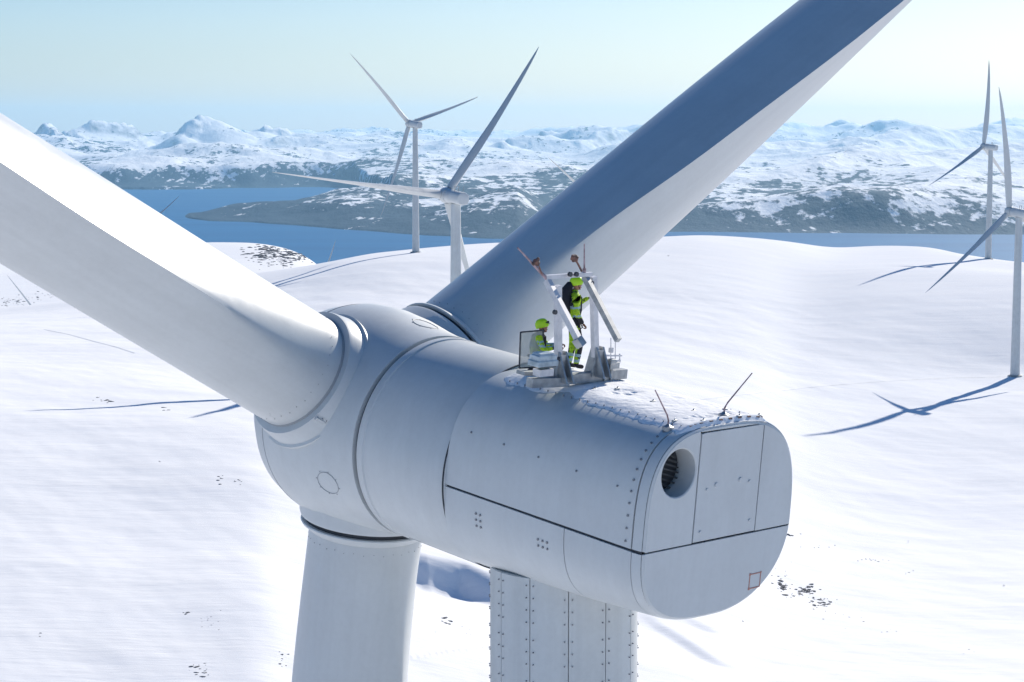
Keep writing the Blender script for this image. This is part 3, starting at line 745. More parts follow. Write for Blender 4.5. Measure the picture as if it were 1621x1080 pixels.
for u in (-7.835, -7.7, -7.5, -7.40): rr.append([(HC[0] + HR * math.cos(a), u, HC[1] + HR * math.sin(a)) for a in angs])
duct.grid(rr, True); k = 3 * len(angs); duct.f.append(tuple(k + i for i in range(len(angs))))
du = duct.build('air_outlet', M['paint'], nac, I4, True, 40)
for i in range(9):       # slanting fins deep in the outlet
    z = -0.42 + i * .105; hw = math.sqrt(max(.01, (HR - .01) ** 2 - z * z * .8)); 
    MB().beam((HC[0] - hw * .92, -7.47, HC[1] + z * .9 + .12), (HC[0] + hw * .92, -7.47, HC[1] + z * .9 - .12), .03, .045, (0, 1, 0)).build('fin', M['fin'], nac, I4)
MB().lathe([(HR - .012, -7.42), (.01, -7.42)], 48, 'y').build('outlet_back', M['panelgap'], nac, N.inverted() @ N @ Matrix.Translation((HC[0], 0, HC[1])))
# small fittings on the door
b = MB()
for x, z, r_ in ((-.52, .84, .028), (-.28, .90, .045), (.36, .92, .045), (.62, .86, .03), (-.6, .08, .03), (.72, .12, .028)):
    bolt(b, (x, -7.858, z), (0, -1, 0), r_, .022, 10)
pieces(b.build('door_latch', M['paint'], nac, I4))
# red square outline painted low on the rear panel
b = MB(); x0, x1, z0, z1 = .90, 1.20, -1.20, -.93
for a_, c_ in (((x0, z0), (x1, z0)), ((x1, z0), (x1, z1)), ((x1, z1), (x0, z1)), ((x0, z1), (x0, z0))):
    b.beam((a_[0], -7.855, a_[1]), (c_[0], -7.855, c_[1]), .006, .024, (0, 0, 1) if a_[1] == c_[1] else (1, 0, 0))
b.box((x0, -7.856, z1), (.05, .006, .05)); b.box((x0, -7.856, z0), (.05, .006, .05)); b.box((x1, -7.856, z1), (.04, .006, .04))
weld(b.build('red_marking', M['redpaint'], nac, I4), .004)
# bolts on the housing
b = MB()
def side_at(u, w):   # point and normal on the left side at height w
    NE = nTL(u) if w > 0 else nL(u); hh = HT if w > 0 else hbot(u); v = -HW * (1 - abs(w / hh) ** NE) ** (1 / NE)
    nv = -(abs(v) / HW) ** (NE - 1) / HW; nz = math.copysign((abs(w) / hh) ** (NE - 1) / hh, w); return (v, u, w), (nv, 0, nz)
for i in range(14):
    w = .02 + 1.93 * math.sin(i / 13 * math.pi / 2 * .98) ** 1.0; p, n_ = side_at(-7.45, w); bolt(b, p, n_, .024, .02)
for x, y in (((736, 683)), ((795, 700)), ((855, 721)), ((918, 741)), ((983, 763))):
    k = (x - 703) / 314; p, n_ = side_at(-2.65 - k * 5.0, 1.02 - .12 * k); bolt(b, p, n_, .022, .02)
for uc, nc, nr in ((-3.63, 2, 3), (-5.39, 3, 2)):
    for i in range(nc):
        for j in range(nr): p, n_ = side_at(uc + (i - (nc - 1) / 2) * .12, -.58 + (j - (nr - 1) / 2) * .12); bolt(b, p, n_, .026, .02)
for u in np.arange(-3.2, -7.7, -.21):      # roof joint bolts
    for vv in (-1.06, .72):
        n = nTL(u) if vv < 0 else nTR(u); w = HT * (1 - (abs(vv) / HW) ** n) ** (1 / n); bolt(b, (vv, u, w), (0, 0, 1), .014, .045)
b.build('housing_bolt', M['bolt'], nac, I4)['kind'] = 'stuff'
# lightning rods and roof fittings at the rear
def roofz(v, u=-7.2): n = nTL(u) if v < 0 else nTR(u); return HT * (1 - min(1, abs(v) / HW) ** n) ** (1 / n)
def rod(v, u, tip):
    z = roofz(v); r_ = MB().tube([(v, u, z), (v, u, z + .16), (v + (tip[0] - v) * .12, u + (tip[1] - u) * .1, z + .26), tip], [.018, .016, .015, .011], 8).build('lightning_rod', M['pinkrod'], nac, I4, True)
    MB().lathe([(.1, z - .02), (.1, z + .05), (.05, z + .07), (.02, z + .1)], 14, cap1=True).build('rod_base', M['steel'], nac, Matrix.Translation((v, u, 0)), True)
rod(-1.22, -7.45, (-1.52, -7.35, 2.62)); rod(.12, -7.55, (.55, -7.75, 2.83))
b = MB()
for v, u in ((-.95, -7.35), (-.2, -7.1), (.55, -7.2), (-.6, -7.7), (.3, -7.75), (.9, -7.7), (-.3, -6.2), (-.5, -4.9), (-.1, -5.1)):
    z = roofz(v); b.box((v, u, z + .03), (.11, .05, .05)); b.tube([(v - .04, u, z), (v + .04, u + .02, z + .08)], .012, 6)
weld(b.build('roof_fitting', M['steel'], nac, I4), .010)['kind'] = 'stuff'
b = MB()
for i in range(16):
    v = -.95 + i * .125; z = roofz(v); b.box((v, -7.74 + .02 * math.sin(i * 3), z + .02), (.09, .035, .03))
b.build('hinge', M['rust'], nac, I4)['kind'] = 'stuff'
# roof snow
vs = np.linspace(-1.6, 1.5, 200); us = np.linspace(-2.75, -7.84, 300); V_, U_ = np.meshgrid(vs, us)
NN = np.where(V_ < 0, 2.6 + .8 * np.clip((-2.65 - U_) / 5.05, 0, 1), 2.6 + .4 * np.clip((-2.65 - U_) / 5.05, 0, 1)); Zr = HT * (1 - np.clip(np.abs(V_) / HW, 0, .9999) ** NN) ** (1 / NN)
nz = fbm(V_ * 1.6, U_ * 1.6, 5, 300); nf = fbm(V_ * 6 + U_ * 2, U_ * 5, 4, 340)
edge = np.interp(U_, [-7.9, -7.0, -6.0, -5.2, -4.6, -4.2, -3.2, -2.8], [-1.24, -1.22, -1.16, -1.08, -.9, -1.12, -1.1, -.9])
thk = .05 * smooth(V_, edge - .10 + .07 * nf, edge + .35) + .012 * nz + .007 * nf
thk = thk - .05 * (1 - smooth(V_, edge - .14 + .09 * nf, edge + .05 + .09 * nf)) - .10 * smooth(U_, -3.05 + .1 * nz, -2.8 + .1 * nz)
bare = np.exp(-((V_ + .15) / .35) ** 2 - ((U_ + 5.35) / .28) ** 2) + .9 * np.exp(-((V_ + .0) / .9) ** 2 - ((U_ + 7.45) / .22) ** 2) + .6 * np.exp(-((V_ + .5) / .3) ** 2 - ((U_ + 4.3) / .3) ** 2)
thk = thk - bare * (.045 + .05 * np.maximum(nf, -.3)) - .10 * smooth(-U_, 7.72, 7.84) - .16 * smooth(V_, .85, 1.35)
rs = sheet('roof_snow', V_, U_, Zr + thk, M['roofsnow'], 'stuff'); rs.matrix_world = NW
tag(rs, 'wind blown snow lying on the nacelle roof', 'snow')

# ------------------------------------------------------------------ instrument frame on the roof
def at_roof(px, py, w=2.07):
    """nacelle-frame coordinates of the photo pixel on the plane z=w"""
    d = Vector(pix_dir(px, py)); inv = NW.inverted(); a = inv @ Vector((0, 0, CAMZ)); dr_ = inv.to_3x3() @ d; t = (w - a.z) / dr_.z; return a + dr_ * t
def at_u(px, py, u):
    d = Vector(pix_dir(px, py)); inv = NW.inverted(); a = inv @ Vector((0, 0, CAMZ)); dr_ = inv.to_3x3() @ d; t = (u - a.y) / dr_.y; return a + dr_ * t
UF = -4.42
pL, pR = at_u(884, 596, UF), at_u(943, 590, UF); print('posts', pL, pR, 'platform', at_roof(884, 600), at_roof(943, 592))
fr = empty('instrument_frame', tuple(nw(0, UF, 2.03)), 0); FM = fr.matrix_basis = Matrix.Translation(nw(0, UF, 2.03)) @ Matrix.Rotation(YAW, 4, 'Z') @ Matrix.Rotation(TILT, 4, 'X')
tag(fr, 'grey steel instrument frame with two posts and slanting beams standing on the nacelle roof', 'frame')
FL = Matrix.Translation((0, -UF, -2.03))       # nacelle coords -> frame coords
def fbuild(b, name, m, par=None, smooth=False): return b.build(name, M[m], par or fr, FL, smooth) if par is None else b.build(name, M[m], par, Matrix.Identity(4), smooth)
def U(px, py, du=0.0): return tuple(at_u(px, py, UF + du))
b = MB(); b.beam(U(838, 606, -.12), U(897, 604, -.12), .17, .17); fbuild(b, 'base_beam', 'steel')
b = MB(); b.beam(U(897, 600, 0), U(988, 591, 0), .17, .18); fbuild(b, 'base_beam', 'steel')
b = MB(); b.beam(U(824, 590, .15), U(884, 592, .15), .22, .07); fbuild(b, 'base_beam', 'steel')
for x in (898, 958, 968):
    b = MB(); p = U(x, 597 - (x - 898) * .1, -.1); b.box(p, (.05, .04, .34)); fbuild(b, 'clamp_plate', 'steel')
for (x, y0, y1, xt) in ((884, 598, 452, 883), (943, 592, 438, 939)):
    b = MB(); b.beam(U(x, y0), U(xt, y1), .12, .10, (0, 1, 0)); fbuild(b, 'post', 'alu')
for (x, y, s) in ((884, 598, 1), (943, 590, 1)):     # gusset plates at the post feet
    p = Vector(U(x, y)); b = MB()
    for dx in (-.085, .085):
        q = [(-.02 + dx, -.33, -.05), (-.02 + dx, .22, -.05), (-.02 + dx, .07, .5), (-.02 + dx, -.07, .5), (.02 + dx, -.33, -.05), (.02 + dx, .22, -.05), (.02 + dx, .07, .5), (.02 + dx, -.07, .5)]
        b.add([tuple(p + Vector(v)) for v in q], [(0, 1, 2, 3), (7, 6, 5, 4), (0, 4, 5, 1), (1, 5, 6, 2), (2, 6, 7, 3), (3, 7, 4, 0)])
    q = [(-.2, -.1, -.05), (.2, -.1, -.05), (.09, -.1, .45), (-.09, -.1, .45)]
    b.add([tuple(p + Vector(v)) for v in q] + [tuple(p + Vector((v[0], -.06, v[2]))) for v in q], [(0, 1, 2, 3), (7, 6, 5, 4), (0, 4, 5, 1), (1, 5, 6, 2), (2, 6, 7, 3), (3, 7, 4, 0)])
    pieces(fbuild(b, 'gusset', 'steel'))
b = MB(); b.beam(U(864, 439), U(936, 434), .075, .075); top = fbuild(b, 'cross_bar', 'alu')
b = MB(); b.beam(U(866, 444, .02), U(919, 544, -1.1), .12, .10, (1, 0, 0)); fbuild(b, 'slanting_beam', 'alu')
b = MB(); b.beam(U(926, 438, .05), U(979, 539, -1.05), .11, .10, (1, 0, 0)); fbuild(b, 'slanting_beam', 'steel')
b = MB(); b.beam(U(913, 536, -1.05), U(921, 548, -1.12), .16, .14, (1, 0, 0)); fbuild(b, 'beam_end', 'steel')
b = MB(); b.tube([U(865, 441), U(850, 425, .1), U(819, 392, .25)], [.035, .028, .014], 8); fbuild(b, 'slanting_rod', 'pinkrod', smooth=True)
b = MB(); b.tube([U(858, 434), U(849, 411, .1)], .016, 6); b.tube([U(843, 419, .1), U(853, 409, .1)], .035, 8); b.tube([U(846, 413, .1), U(852, 418, .1)], .05, 8); weld(fbuild(b, 'wind_sensor', 'rust'), .012)
b = MB(); b.tube([U(921, 430), U(915, 418), U(909, 409)], .022, 8); b.tube([U(904, 407, .05), U(915, 411, -.05)], .055, 10); b.tube([U(909, 404), U(910, 414)], .06, 10); weld(fbuild(b, 'wind_sensor', 'rust'), .012)
b = MB(); b.tube([U(925, 434), U(925, 386)], [.02, .011], 8); b.tube([U(925, 434), U(925, 425)], .035, 8); pieces(fbuild(b, 'lightning_rod', 'pinkrod'))
b = MB()
for x, y in ((901, 434), (911, 434), (935, 448), (880, 477), (877, 494), (884, 568)): p = U(x, y, -.06); b.tube([p, (p[0], p[1] - .05, p[2])], .045, 10)
pieces(fbuild(b, 'clamp_bolt', 'darksteel'))
# wind guard at the left: thin frame round a scratched clear panel
g0, g1, g2, g3 = U(822, 583, 1.15), U(824, 526, 1.15), U(860, 523, .95), U(860, 581, .95)
b = MB(); b.beam(g0, g1, .03, .03); b.beam(g1, g2, .03, .03); b.beam(g2, g3, .03, .03); b.beam(g3, g0, .03, .03); gd = weld(fbuild(b, 'wind_guard', 'darksteel'), .012)
b = MB(); b.add([g0, g1, g2, g3] + [tuple(Vector(p) + Vector((.008, .006, 0))) for p in (g0, g1, g2, g3)], [(0, 1, 2, 3), (7, 6, 5, 4), (0, 4, 5, 1), (1, 5, 6, 2), (2, 6, 7, 3), (3, 7, 4, 0)]); fbuild(b, 'clear_panel', 'clear', gd)
# casings on the left
p = Vector(U(860, 569, -.33)); b = MB(); b.box(p + Vector((0, 0, .04)), (.46, .26, .10)); b.box(p + Vector((0, 0, -.06)), (.50, .30, .10)); b.box(p + Vector((0, 0, .10)), (.36, .2, .06)); weld(fbuild(b, 'lamp_casing', 'box'), .012)
p = Vector(U(860, 589, -.2)); b = MB(); b.box(p, (.34, .2, .13)); fbuild(b, 'sensor_casing', 'alu')
p = Vector(U(861, 578, -.22)); b = MB(); b.box(p, (.42, .22, .05)); fbuild(b, 'casing_bracket', 'darksteel')
# fittings on the right
p = Vector(U(968, 578, -.1)); b = MB(); b.box(p, (.26, .2, .12)); b.box(p + Vector((-.05, -.05, .09)), (.14, .12, .08)); weld(fbuild(b, 'sensor_casing', 'steel'), .012)
b = MB(); b.beam(U(956, 563, -.1), U(984, 563, -.1), .03, .03); b.beam(U(956, 572, -.1), U(982, 571, -.1), .03, .03); b.tube([U(967, 584, -.1), U(967, 535, -.1)], .010, 6); b.tube([U(974, 584, -.1), U(974, 540, -.1)], .010, 6); b.tube([U(981, 575, -.1), U(981, 560, -.1)], .014, 6)
p = U(967, 558, -.1); b.tube([p, (p[0], p[1], p[2] + .09)], .05, 10); pieces(fbuild(b, 'light_rack_bar', 'alu'))

# ------------------------------------------------------------------ people
def skin_body(name, verts, edges, mats, matfn, parent, mx, root=0, sub=2):
    me = bpy.data.meshes.new(name); me.from_pydata([v[0] for v in verts], edges, [])
    o = bpy.data.objects.new(name + '_tmp', me); COL.objects.link(o)
    md = o.modifiers.new('s', 'SKIN'); md.use_smooth_shade = True
    for i, v in enumerate(verts):
        r = v[1]; me.skin_vertices[0].data[i].radius = r if isinstance(r, tuple) else (r, r)
        me.skin_vertices[0].data[i].use_root = (i == root)
    s = o.modifiers.new('u', 'SUBSURF'); s.levels = sub; s.render_levels = sub
    dg = bpy.context.evaluated_depsgraph_get(); dg.update()
    me2 = bpy.data.meshes.new_from_object(o.evaluated_get(dg)); bpy.data.objects.remove(o)
    bm = bmesh.new(); bm.from_mesh(me2); bmesh.ops.delete(bm, geom=[v for v in bm.verts if not v.link_faces], context='VERTS'); bm.to_mesh(me2); bm.free()
    me2.name = name; me2.materials.clear()
    for m in mats: me2.materials.append(M[m])
    for f in me2.polygons: f.material_index = matfn(f.center); f.use_smooth = True
    ob = bpy.data.objects.new(name, me2); COL.objects.link(ob); ob.parent = parent; ob.matrix_local = mx; return ob
def hand(b, wrist, d, up, closed=True):
    """five separate bent fingers and a thumb from the side of the palm"""
    d = Vector(d).normalized(); up = Vector(up).normalized(); s = d.cross(up).normalized(); w = Vector(wrist); pc = w + d * .045
    rot = Matrix((s, d, up)).transposed(); b.box(pc, (.085, .09, .032), rot)
    for k, ln in enumerate((.068, .078, .074, .058)):
        a = w + d * .085 + s * (-.032 + .021 * k)
        b.tube([a, a + d * ln * .45 - up * .004, a + d * ln * .6 - up * .035, a + d * ln * .35 - up * .055], [.0105, .010, .009, .008], 6)
    a = w + d * .03 + s * -.042
    b.tube([a, a - s * .022 + d * .02 - up * .012, a - s * .02 + d * .048 - up * .035], [.012, .011, .009], 6)
def head(root, hc, fwd, tilt=0.0, scale=1.0):
    """helmeted head; hc = centre, fwd = facing (unit, horizontal)"""
    f = Vector(fwd).normalized(); s = Vector((f.y, -f.x, 0)); u = Vector((0, 0, 1)); Rm = Matrix.Rotation(tilt, 3, s); f2 = Rm @ f; u2 = Rm @ u
    def P(a, b_, c): return Vector(hc) + f2 * a + s * b_ + u2 * c
    # face/skull
    b = MB(); rows = []
    for (h, rf, rb, rs) in ((-.12, .025, .02, .02), (-.11, .06, .03, .032), (-.085, .078, .055, .05), (-.05, .086, .075, .06), (0, .088, .085, .067), (.05, .085, .088, .068), (.09, .07, .075, .057), (.12, .03, .03, .03)):
        rows.append([tuple(P((rf if math.cos(t) > 0 else rb) * math.cos(t), rs * math.sin(t), h)) for t in np.linspace(0, 2 * math.pi, 20, endpoint=False)])
    b.grid(rows, True); b.f.append(tuple(range(20))); b.f.append(tuple(140 + k for k in range(20)))
    b.add([P(.08, -.014, -.045), P(.08, .014, -.045), P(.08, 0, .012), P(.112, 0, -.038)], [(0, 1, 3), (0, 3, 2), (1, 2, 3)])   # nose
    for sg in (-1, 1): b.tube([P(0, sg * .06, -.04), P(-.01, sg * .078, -.01), P(0, sg * .07, .0)], .012, 6)                      # ears
    face = weld(b.build('head', M['skin'], root, None, True, 60), .007)
    b = MB()
    for sg in (-1, 1): b.tube([P(.072, sg * .034, -.008), P(.086, sg * .028, -.008)], .012, 8)
    b.tube([P(.078, -.025, -.075), P(.084, 0, -.074), P(.078, .025, -.075)], .005, 6)
    pieces(b.build('face_feature', M['black'], face))
    b = MB(); rows = []
    for (h, r) in ((-.02, 1.06), (.0, 1.11), (.05, 1.13), (.095, 1.04), (.132, .8), (.152, .46), (.159, .1)):
        rows.append([tuple(P(r * (.115 if math.cos(t) > 0 else .118) * math.cos(t), r * .098 * math.sin(t), h)) for t in np.linspace(0, 2 * math.pi, 28, endpoint=False)])
    b.grid(rows, True); b.f.append(tuple(168 + k for k in range(28))); b.f.append(tuple(range(28)))
    b.add([P(.115, -.07, .02), P(.155, -.045, .012), P(.155, .045, .012), P(.115, .07, .02), P(.12, -.07, .035), P(.155, -.045, .02), P(.155, .045, .02), P(.12, .07, .035)], [(0, 1, 2, 3), (7, 6, 5, 4), (0, 4, 5, 1), (1, 5, 6, 2), (2, 6, 7, 3)])
    for a_ in (-.035, 0, .035): b.beam(P(-.08, a_, .118), P(.07, a_, .132), .016, .03)
    he = weld(b.build('helmet', M['helmet'], root, None, True, 45), .006)
    b = MB(); b.tube([P(.1, -.055, .055), P(.132, 0, .06), P(.1, .055, .055)], .016, 8); b.tube([P(.125, 0, .06), P(.15, 0, .06)], .022, 8)
    for sg in (-1, 1): b.tube([P(.03, sg * .088, .02), P(.03, sg * .072, -.06), P(.05, sg * .03, -.118)], .007, 5)
    pieces(b.build('lamp_and_strap', M['black'], he))

nR = NW.to_3x3()
# person 1 stands behind the cross bar, facing right towards the right post
f1 = at_roof(908, 583, 2.09); print('stand', f1)
p1 = empty('person', tuple(nw(f1.x, f1.y, 2.09)), 0)
tag(p1, 'standing worker in yellow green suit and lime helmet, gripping the right frame post', 'person')
# body axes: F = image right (world), B
F = Vector((.93, .25, 0)).normalized(); Sd = Vector((-F.y, F.x, 0)); Z = Vector((0, 0, 1))
def B(f, s, z): return tuple(F * f + Sd * s + Z * z)
V = [(B(0, 0, .92), (.165, .15)), (B(-.01, 0, 1.08), (.165, .145)), (B(-.02, 0, 1.25), (.185, .155)), (B(-.01, 0, 1.40), (.17, .13)), (B(.02, 0, 1.50), .065), (B(.035, 0, 1.56), .055),
     (B(.02, .10, .84), .105), (B(.02, .12, .48), .078), (B(-.05, .12, .12), .062), (B(-.06, .12, .06), .055), (B(.10, .13, .03), .042),
     (B(.0, -.10, .84), .105), (B(.09, -.11, .48), .080), (B(.02, -.12, .12), .062), (B(.01, -.12, .06), .055), (B(.17, -.13, .03), .042),
     (B(-.01, .19, 1.40), .072), (B(.14, .23, 1.22), .058), (B(.30, .15, 1.33), .042), (B(.345, .13, 1.35), .035),
     (B(0, -.19, 1.40), .074), (B(-.05, -.27, 1.14), .066), (B(.08, -.22, .93), .052), (B(.13, -.20, .88), .040)]
E_ = [(0, 1), (1, 2), (2, 3), (3, 4), (4, 5), (0, 6), (6, 7), (7, 8), (8, 9), (9, 10), (0, 11), (11, 12), (12, 13), (13, 14), (14, 15), (3, 16), (16, 17), (17, 18), (18, 19), (3, 20), (20, 21), (21, 22), (22, 23)]
def mf1(c):
    f, s, z = c.dot(F), c.dot(Sd), c.z
    if z > 1.53: return 3
    if z < .11: return 1
    if .13 < z < .19 or .24 < z < .29: return 2
    if .38 < z < .62 and f > .045: return 1
    if 1.17 < z < 1.225 or (1.02 < z < 1.05): return 2
    if .82 < z < 1.0 : return 1
    if .19 < z < .80 and f > .035 + .03 * math.sin(z * 17): return 1
    if 1.06 < z < 1.5 and .085 + .02 * math.sin(z * 31) < f < .2 and abs(s) < .1: return 1
    if f < -.09 and z > 1.2: return 1
    if f > .26: return 0
    if abs(s) < .03 and z > 1.0: return 1
    if 1.0 < z < 1.5 and .10 < abs(s) < .135 and f > .0: return 1
    if z < .8 and f < -.06: return 1
    return 0
skin_body('body', V, E_, ['hivis', 'black', 'band', 'skin'], mf1, p1, Matrix.Identity(4))
head(p1, B(.055, 0, 1.635), F + Sd * -.15, R(8))
for w_, d_ in ((B(.34, .13, 1.35), F), (B(.125, -.20, .885), F * .6 - Z * .8)): b = MB(); hand(b, w_, d_, Z if d_.z > -.5 else F); weld(b.build('hand', M['glove'], p1), .005)
b = MB(); rows = []
for z, hw, dp in ((1.02, .10, .05), (1.1, .16, .12), (1.3, .175, .14), (1.48, .15, .13), (1.60, .11, .09), (1.68, .05, .04)):
    rows.append([B(-.13 - dp * .4 + dp * math.cos(t) + (.06 if z > 1.5 else 0), hw * math.sin(t), z) for t in np.linspace(0, 2 * math.pi, 16, endpoint=False)])
b.grid(rows, True); b.f.append(tuple(range(16))); b.f.append(tuple(80 + k for k in range(16))); b.build('backpack', M['black'], p1, None, True, 60)
b = MB()
for sg in (-1, 1):
    b.tube([B(-.13, sg * .09, 1.46), B(.0, sg * .10, 1.50), B(.13, sg * .09, 1.38), B(.135, sg * .05, 1.12), B(.08, sg * .13, .95)], .018, 6)
    b.tube([B(.09, sg * .05, .95), B(.14, sg * .12, .80), B(.02, sg * .20, .74), B(-.10, sg * .12, .82)], .017, 6)
b.tube([B(.15 * math.cos(t), .165 * math.sin(t), .97) for t in np.linspace(0, 2 * math.pi, 20)], .022, 6)
weld(b.build('harness', M['black'], p1, None, True), .011)

# person 2 kneels at the left behind the casing
f2 = at_roof(864, 588, 2.09); f2 = Vector((f2.x, f2.y - .12, 2.09)); 
base2 = nw(f2.x, f2.y, 2.09); p2 = empty('person', tuple(base2), 0)
tag(p2, 'crouching worker in green jacket and lime helmet, reaching to the left frame post', 'person')
dd_ = pix_dir(853, 517); tgt = Vector((0, 0, CAMZ)) + Vector(dd_) * (Vector(base2).dot(Vector((0, cp, -sp_))) - CAMZ * -sp_)
hz = tgt.z - base2.z; hx = tgt.x - base2.x; print('kneel head height', hz, hx)
F = Vector((.96, -.10, 0)).normalized(); Sd = Vector((-F.y, F.x, 0))
k0 = hz - .98; bx = hx - .02
def B(f, s, z): return tuple(F * (f + bx + .0) + Sd * s + Z * (z + k0 * min(1, z / .4)))
V = [(B(-.02, 0, .40), (.19, .17)), (B(-.03, 0, .54), (.19, .17)), (B(0, 0, .68), (.20, .17)), (B(.03, 0, .79), (.18, .14)), (B(.05, 0, .87), .065), (B(.065, 0, .92), .055),
     (B(.08, .13, .36), .10), (B(.36, .17, .34), .085), (B(.30, .17, .08), .062), (B(.42, .17, .03), .045),
     (B(.06, -.13, .30), .10), (B(.24, -.15, .08), .08), (B(-.12, -.15, .06), .06), (B(-.2, -.15, .05), .045),
     (B(.03, .19, .79), .074), (B(.15, .25, .60), .060), (B(.34, .15, .62), .044), (B(.385, .13, .63), .036),
     (B(.03, -.19, .79), .074), (B(.13, -.26, .57), .060), (B(.32, -.15, .60), .045), (B(.37, -.12, .61), .036)]
E_ = [(0, 1), (1, 2), (2, 3), (3, 4), (4, 5), (0, 6), (6, 7), (7, 8), (8, 9), (0, 10), (10, 11), (11, 12), (12, 13), (3, 14), (14, 15), (15, 16), (16, 17), (3, 18), (18, 19), (19, 20), (20, 21)]
def mf2(c):
    f, s, z = c.dot(F) - bx, c.dot(Sd), c.z - k0
    if z > .895: return 3
    if z > .84: return 1
    if z < .38: return 1
    if .50 < z < .54 or .62 < z < .66: return 2
    if f > .30: return 1
    if .11 < abs(s) < .135 and .4 < z < .8: return 1
    if .70 < z < .73 and abs(s) > .15: return 2
    if f > .10 + .02 * math.sin(z * 33) and abs(s) < .12: return 1
    if f < -.10 + .03 * math.sin(z * 25 + s * 20) and z > .58: return 1
    return 0
skin_body('body', V, E_, ['hivis', 'black', 'band', 'skin'], mf2, p2, Matrix.Identity(4))
head(p2, B(.085, 0, .985), F + Sd * -.2, R(14), 1)
for w_ in (B(.38, .13, .63), B(.365, -.12, .61)): b = MB(); hand(b, w_, F, Z); weld(b.build('hand', M['glove'], p2), .005)
b = MB()
for sg in (-1, 1):
    b.tube([B(-.12, sg * .09, .80), B(.02, sg * .10, .90), B(.14, sg * .09, .78), B(.14, sg * .05, .52), B(.08, sg * .14, .40)], .018, 6)
b.tube([B(-.02 + .165 * math.cos(t), .175 * math.sin(t), .43) for t in np.linspace(0, 2 * math.pi, 20)], .024, 6)
weld(b.build('harness', M['black'], p2, None, True), .011)

# ------------------------------------------------------------------ rocks poking through the snow
def rockpile(name, spots, label):
    b = MB(); rng = random.Random(len(spots))
    for (px, py, sx, sy, n, smin, smax) in spots:
        for _ in range(n):
            g_ = ground_at(rng.gauss(px, sx), rng.gauss(py, sy))
            if g_ is None: continue
            s = rng.uniform(smin, smax) * rng.random() ** .5; k = len(b.v); vs = []
            st = rng.uniform(1.0, 2.2); an = rng.uniform(-.5, .9); ca, sa = math.cos(an), math.sin(an)
            for lat, zz in ((0.7, -.3), (1.0, .1), (.6, .42)):
                for q in range(6):
                    t = q * math.pi / 3 + rng.uniform(-.3, .3); r_ = s * lat * rng.uniform(.65, 1.25); x_, y_ = r_ * math.cos(t) * st, r_ * math.sin(t)
                    vs.append((g_[0] + x_ * ca - y_ * sa, g_[1] + x_ * sa + y_ * ca, g_[2] + s * zz * rng.uniform(.6, 1.1)))
            vs.append((g_[0], g_[1], g_[2] + s * .5))
            fs = [(q, (q + 1) % 6, 6 + (q + 1) % 6, 6 + q) for q in range(6)] + [(6 + q, 6 + (q + 1) % 6, 12 + (q + 1) % 6, 12 + q) for q in range(6)] + [(12 + q, 12 + (q + 1) % 6, 18) for q in range(6)]
            b.add(vs, fs)
    o = b.build(name, M['rock']); tag(o, label, 'rocks', kind='stuff')
rockpile('rocks', [(348, 757, 2, 4, 8, .2, .42), (382, 764, 8, 1.5, 8, .12, .25), (165, 634, 9, 2, 12, .25, .6), (262, 648, 3, 1.5, 4, .2, .4), (252, 732, 2, 1, 3, .15, .3),
                   (297, 972, 3, 2, 5, .12, .3), (318, 1062, 9, 8, 22, .1, .28), (447, 1045, 5, 10, 12, .1, .25), (330, 985, 16, 12, 14, .06, .13), (65, 1007, 2, 2, 3, .1, .2), (150, 500, 3, 1, 3, .3, .6),
                   (1246, 848, 7, 1.5, 12, .25, .6), (1240, 930, 5, 6, 34, .25, .65), (1276, 936, 8, 4, 36, .25, .65), (1302, 957, 10, 5, 40, .2, .5), (1255, 942, 12, 4, 24, .15, .4), (1345, 975, 18, 8, 10, .1, .25), (1375, 886, 12, 2, 12, .15, .4), (1440, 908, 6, 2, 5, .1, .3),
                   (1300, 865, 12, 3, 6, .15, .3), (1432, 860, 6, 2, 5, .15, .35), (1588, 926, 3, 2, 3, .2, .3), (1540, 1030, 6, 4, 5, .1, .2), (1230, 905, 14, 8, 14, .1, .25), (1405, 998, 12, 4, 6, .1, .2), (1175, 985, 3, 2, 3, .1, .2),
                   (708, 984, 6, 3, 10, .15, .35), (735, 1000, 20, 8, 8, .08, .18), (1057, 405, 3, .7, 4, .5, 1.0)], 'dark stones poking through the snow of the plateau')
rockpile('rocky_outcrop', [(20, 478, 22, 3, 60, .5, 1.4), (60, 470, 24, 3, 26, .4, 1.2), (85, 466, 8, 1, 8, .4, 1.0), (60, 440, 20, 10, 10, .5, 1.2)], 'dark band of stones along the left snow ridge')
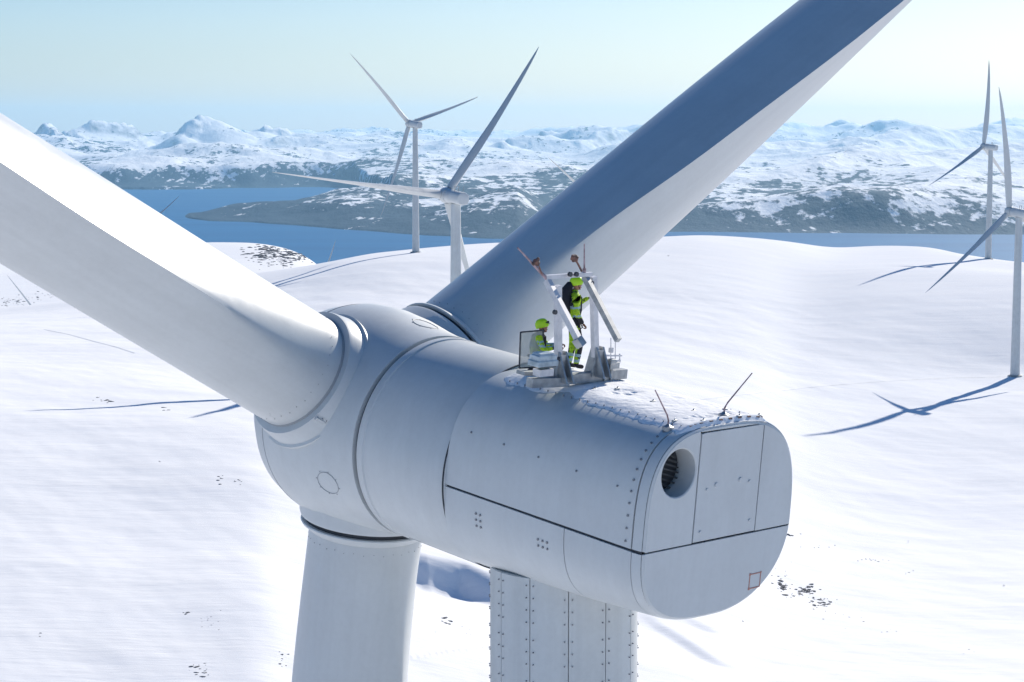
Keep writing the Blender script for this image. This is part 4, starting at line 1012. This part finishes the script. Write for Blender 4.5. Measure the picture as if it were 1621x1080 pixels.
rockpile('rocky_hillside', [(425, 400, 20, 6, 160, .8, 2.4), (465, 404, 18, 5, 150, .8, 2.2), (495, 404, 10, 3, 60, .7, 2.0), (440, 415, 18, 4, 50, .7, 1.8)], 'bare rocky slope of the small snow hill above the fjord, left of centre')

# ------------------------------------------------------------------ tracks in the snow
def track(name, pts, w, label):
    P = []
    for i in range(len(pts) - 1):
        for k in range(14):
            t = k / 14; P.append((pts[i][0] * (1 - t) + pts[i + 1][0] * t, pts[i][1] * (1 - t) + pts[i + 1][1] * t))
    G = [ground_at(*p) for p in P]; G = [g_ for g_ in G if g_ is not None]; rows = []
    for i, g_ in enumerate(G):
        d = G[min(i + 1, len(G) - 1)] - G[max(i - 1, 0)]; n_ = np.array([-d[1], d[0]]); n_ = n_ / (np.linalg.norm(n_) + 1e-9); ww = w * (.7 + .5 * random.random())
        rows.append([(g_[0] + n_[0] * s * ww, g_[1] + n_[1] * s * ww, tz(g_[0] + n_[0] * s * ww, g_[1] + n_[1] * s * ww) + .06) for s in (-1, 0, 1)])
    o = MB().grid(rows).build(name, M['track']); tag(o, label, 'track', kind='structure')
track('snow_track', [(1110, 633), (1200, 622), (1300, 612), (1400, 604), (1500, 599), (1590, 597)], .32, 'thin track crossing the snow slope to the right turbine')
track('snow_track', [(70, 522), (110, 530), (150, 541), (185, 550), (215, 560)], .3, 'faint track in the snow left of the left blade')

# ------------------------------------------------------------------ haze
hz_ = MB(); hz_.box((0, 25500, 745), (84000, 81000, 1610))
ho = hz_.build('haze', M['snow']); ho['kind'] = 'stuff'; ho['label'] = 'pale blue haze over the fjord and mountains'; ho['category'] = 'haze'
hm = bpy.data.materials.new('haze_air'); hm.use_nodes = True; hn = hm.node_tree.nodes; hn.clear()
pv = hn.new('ShaderNodeVolumePrincipled'); oo = hn.new('ShaderNodeOutputMaterial'); hm.node_tree.links.new(pv.outputs[0], oo.inputs['Volume'])
pv.inputs['Color'].default_value = (0.40, 0.73, 1.0, 1); pv.inputs['Density'].default_value = 1.8e-5; pv.inputs['Anisotropy'].default_value = 0.2
ho.data.materials.clear(); ho.data.materials.append(hm)
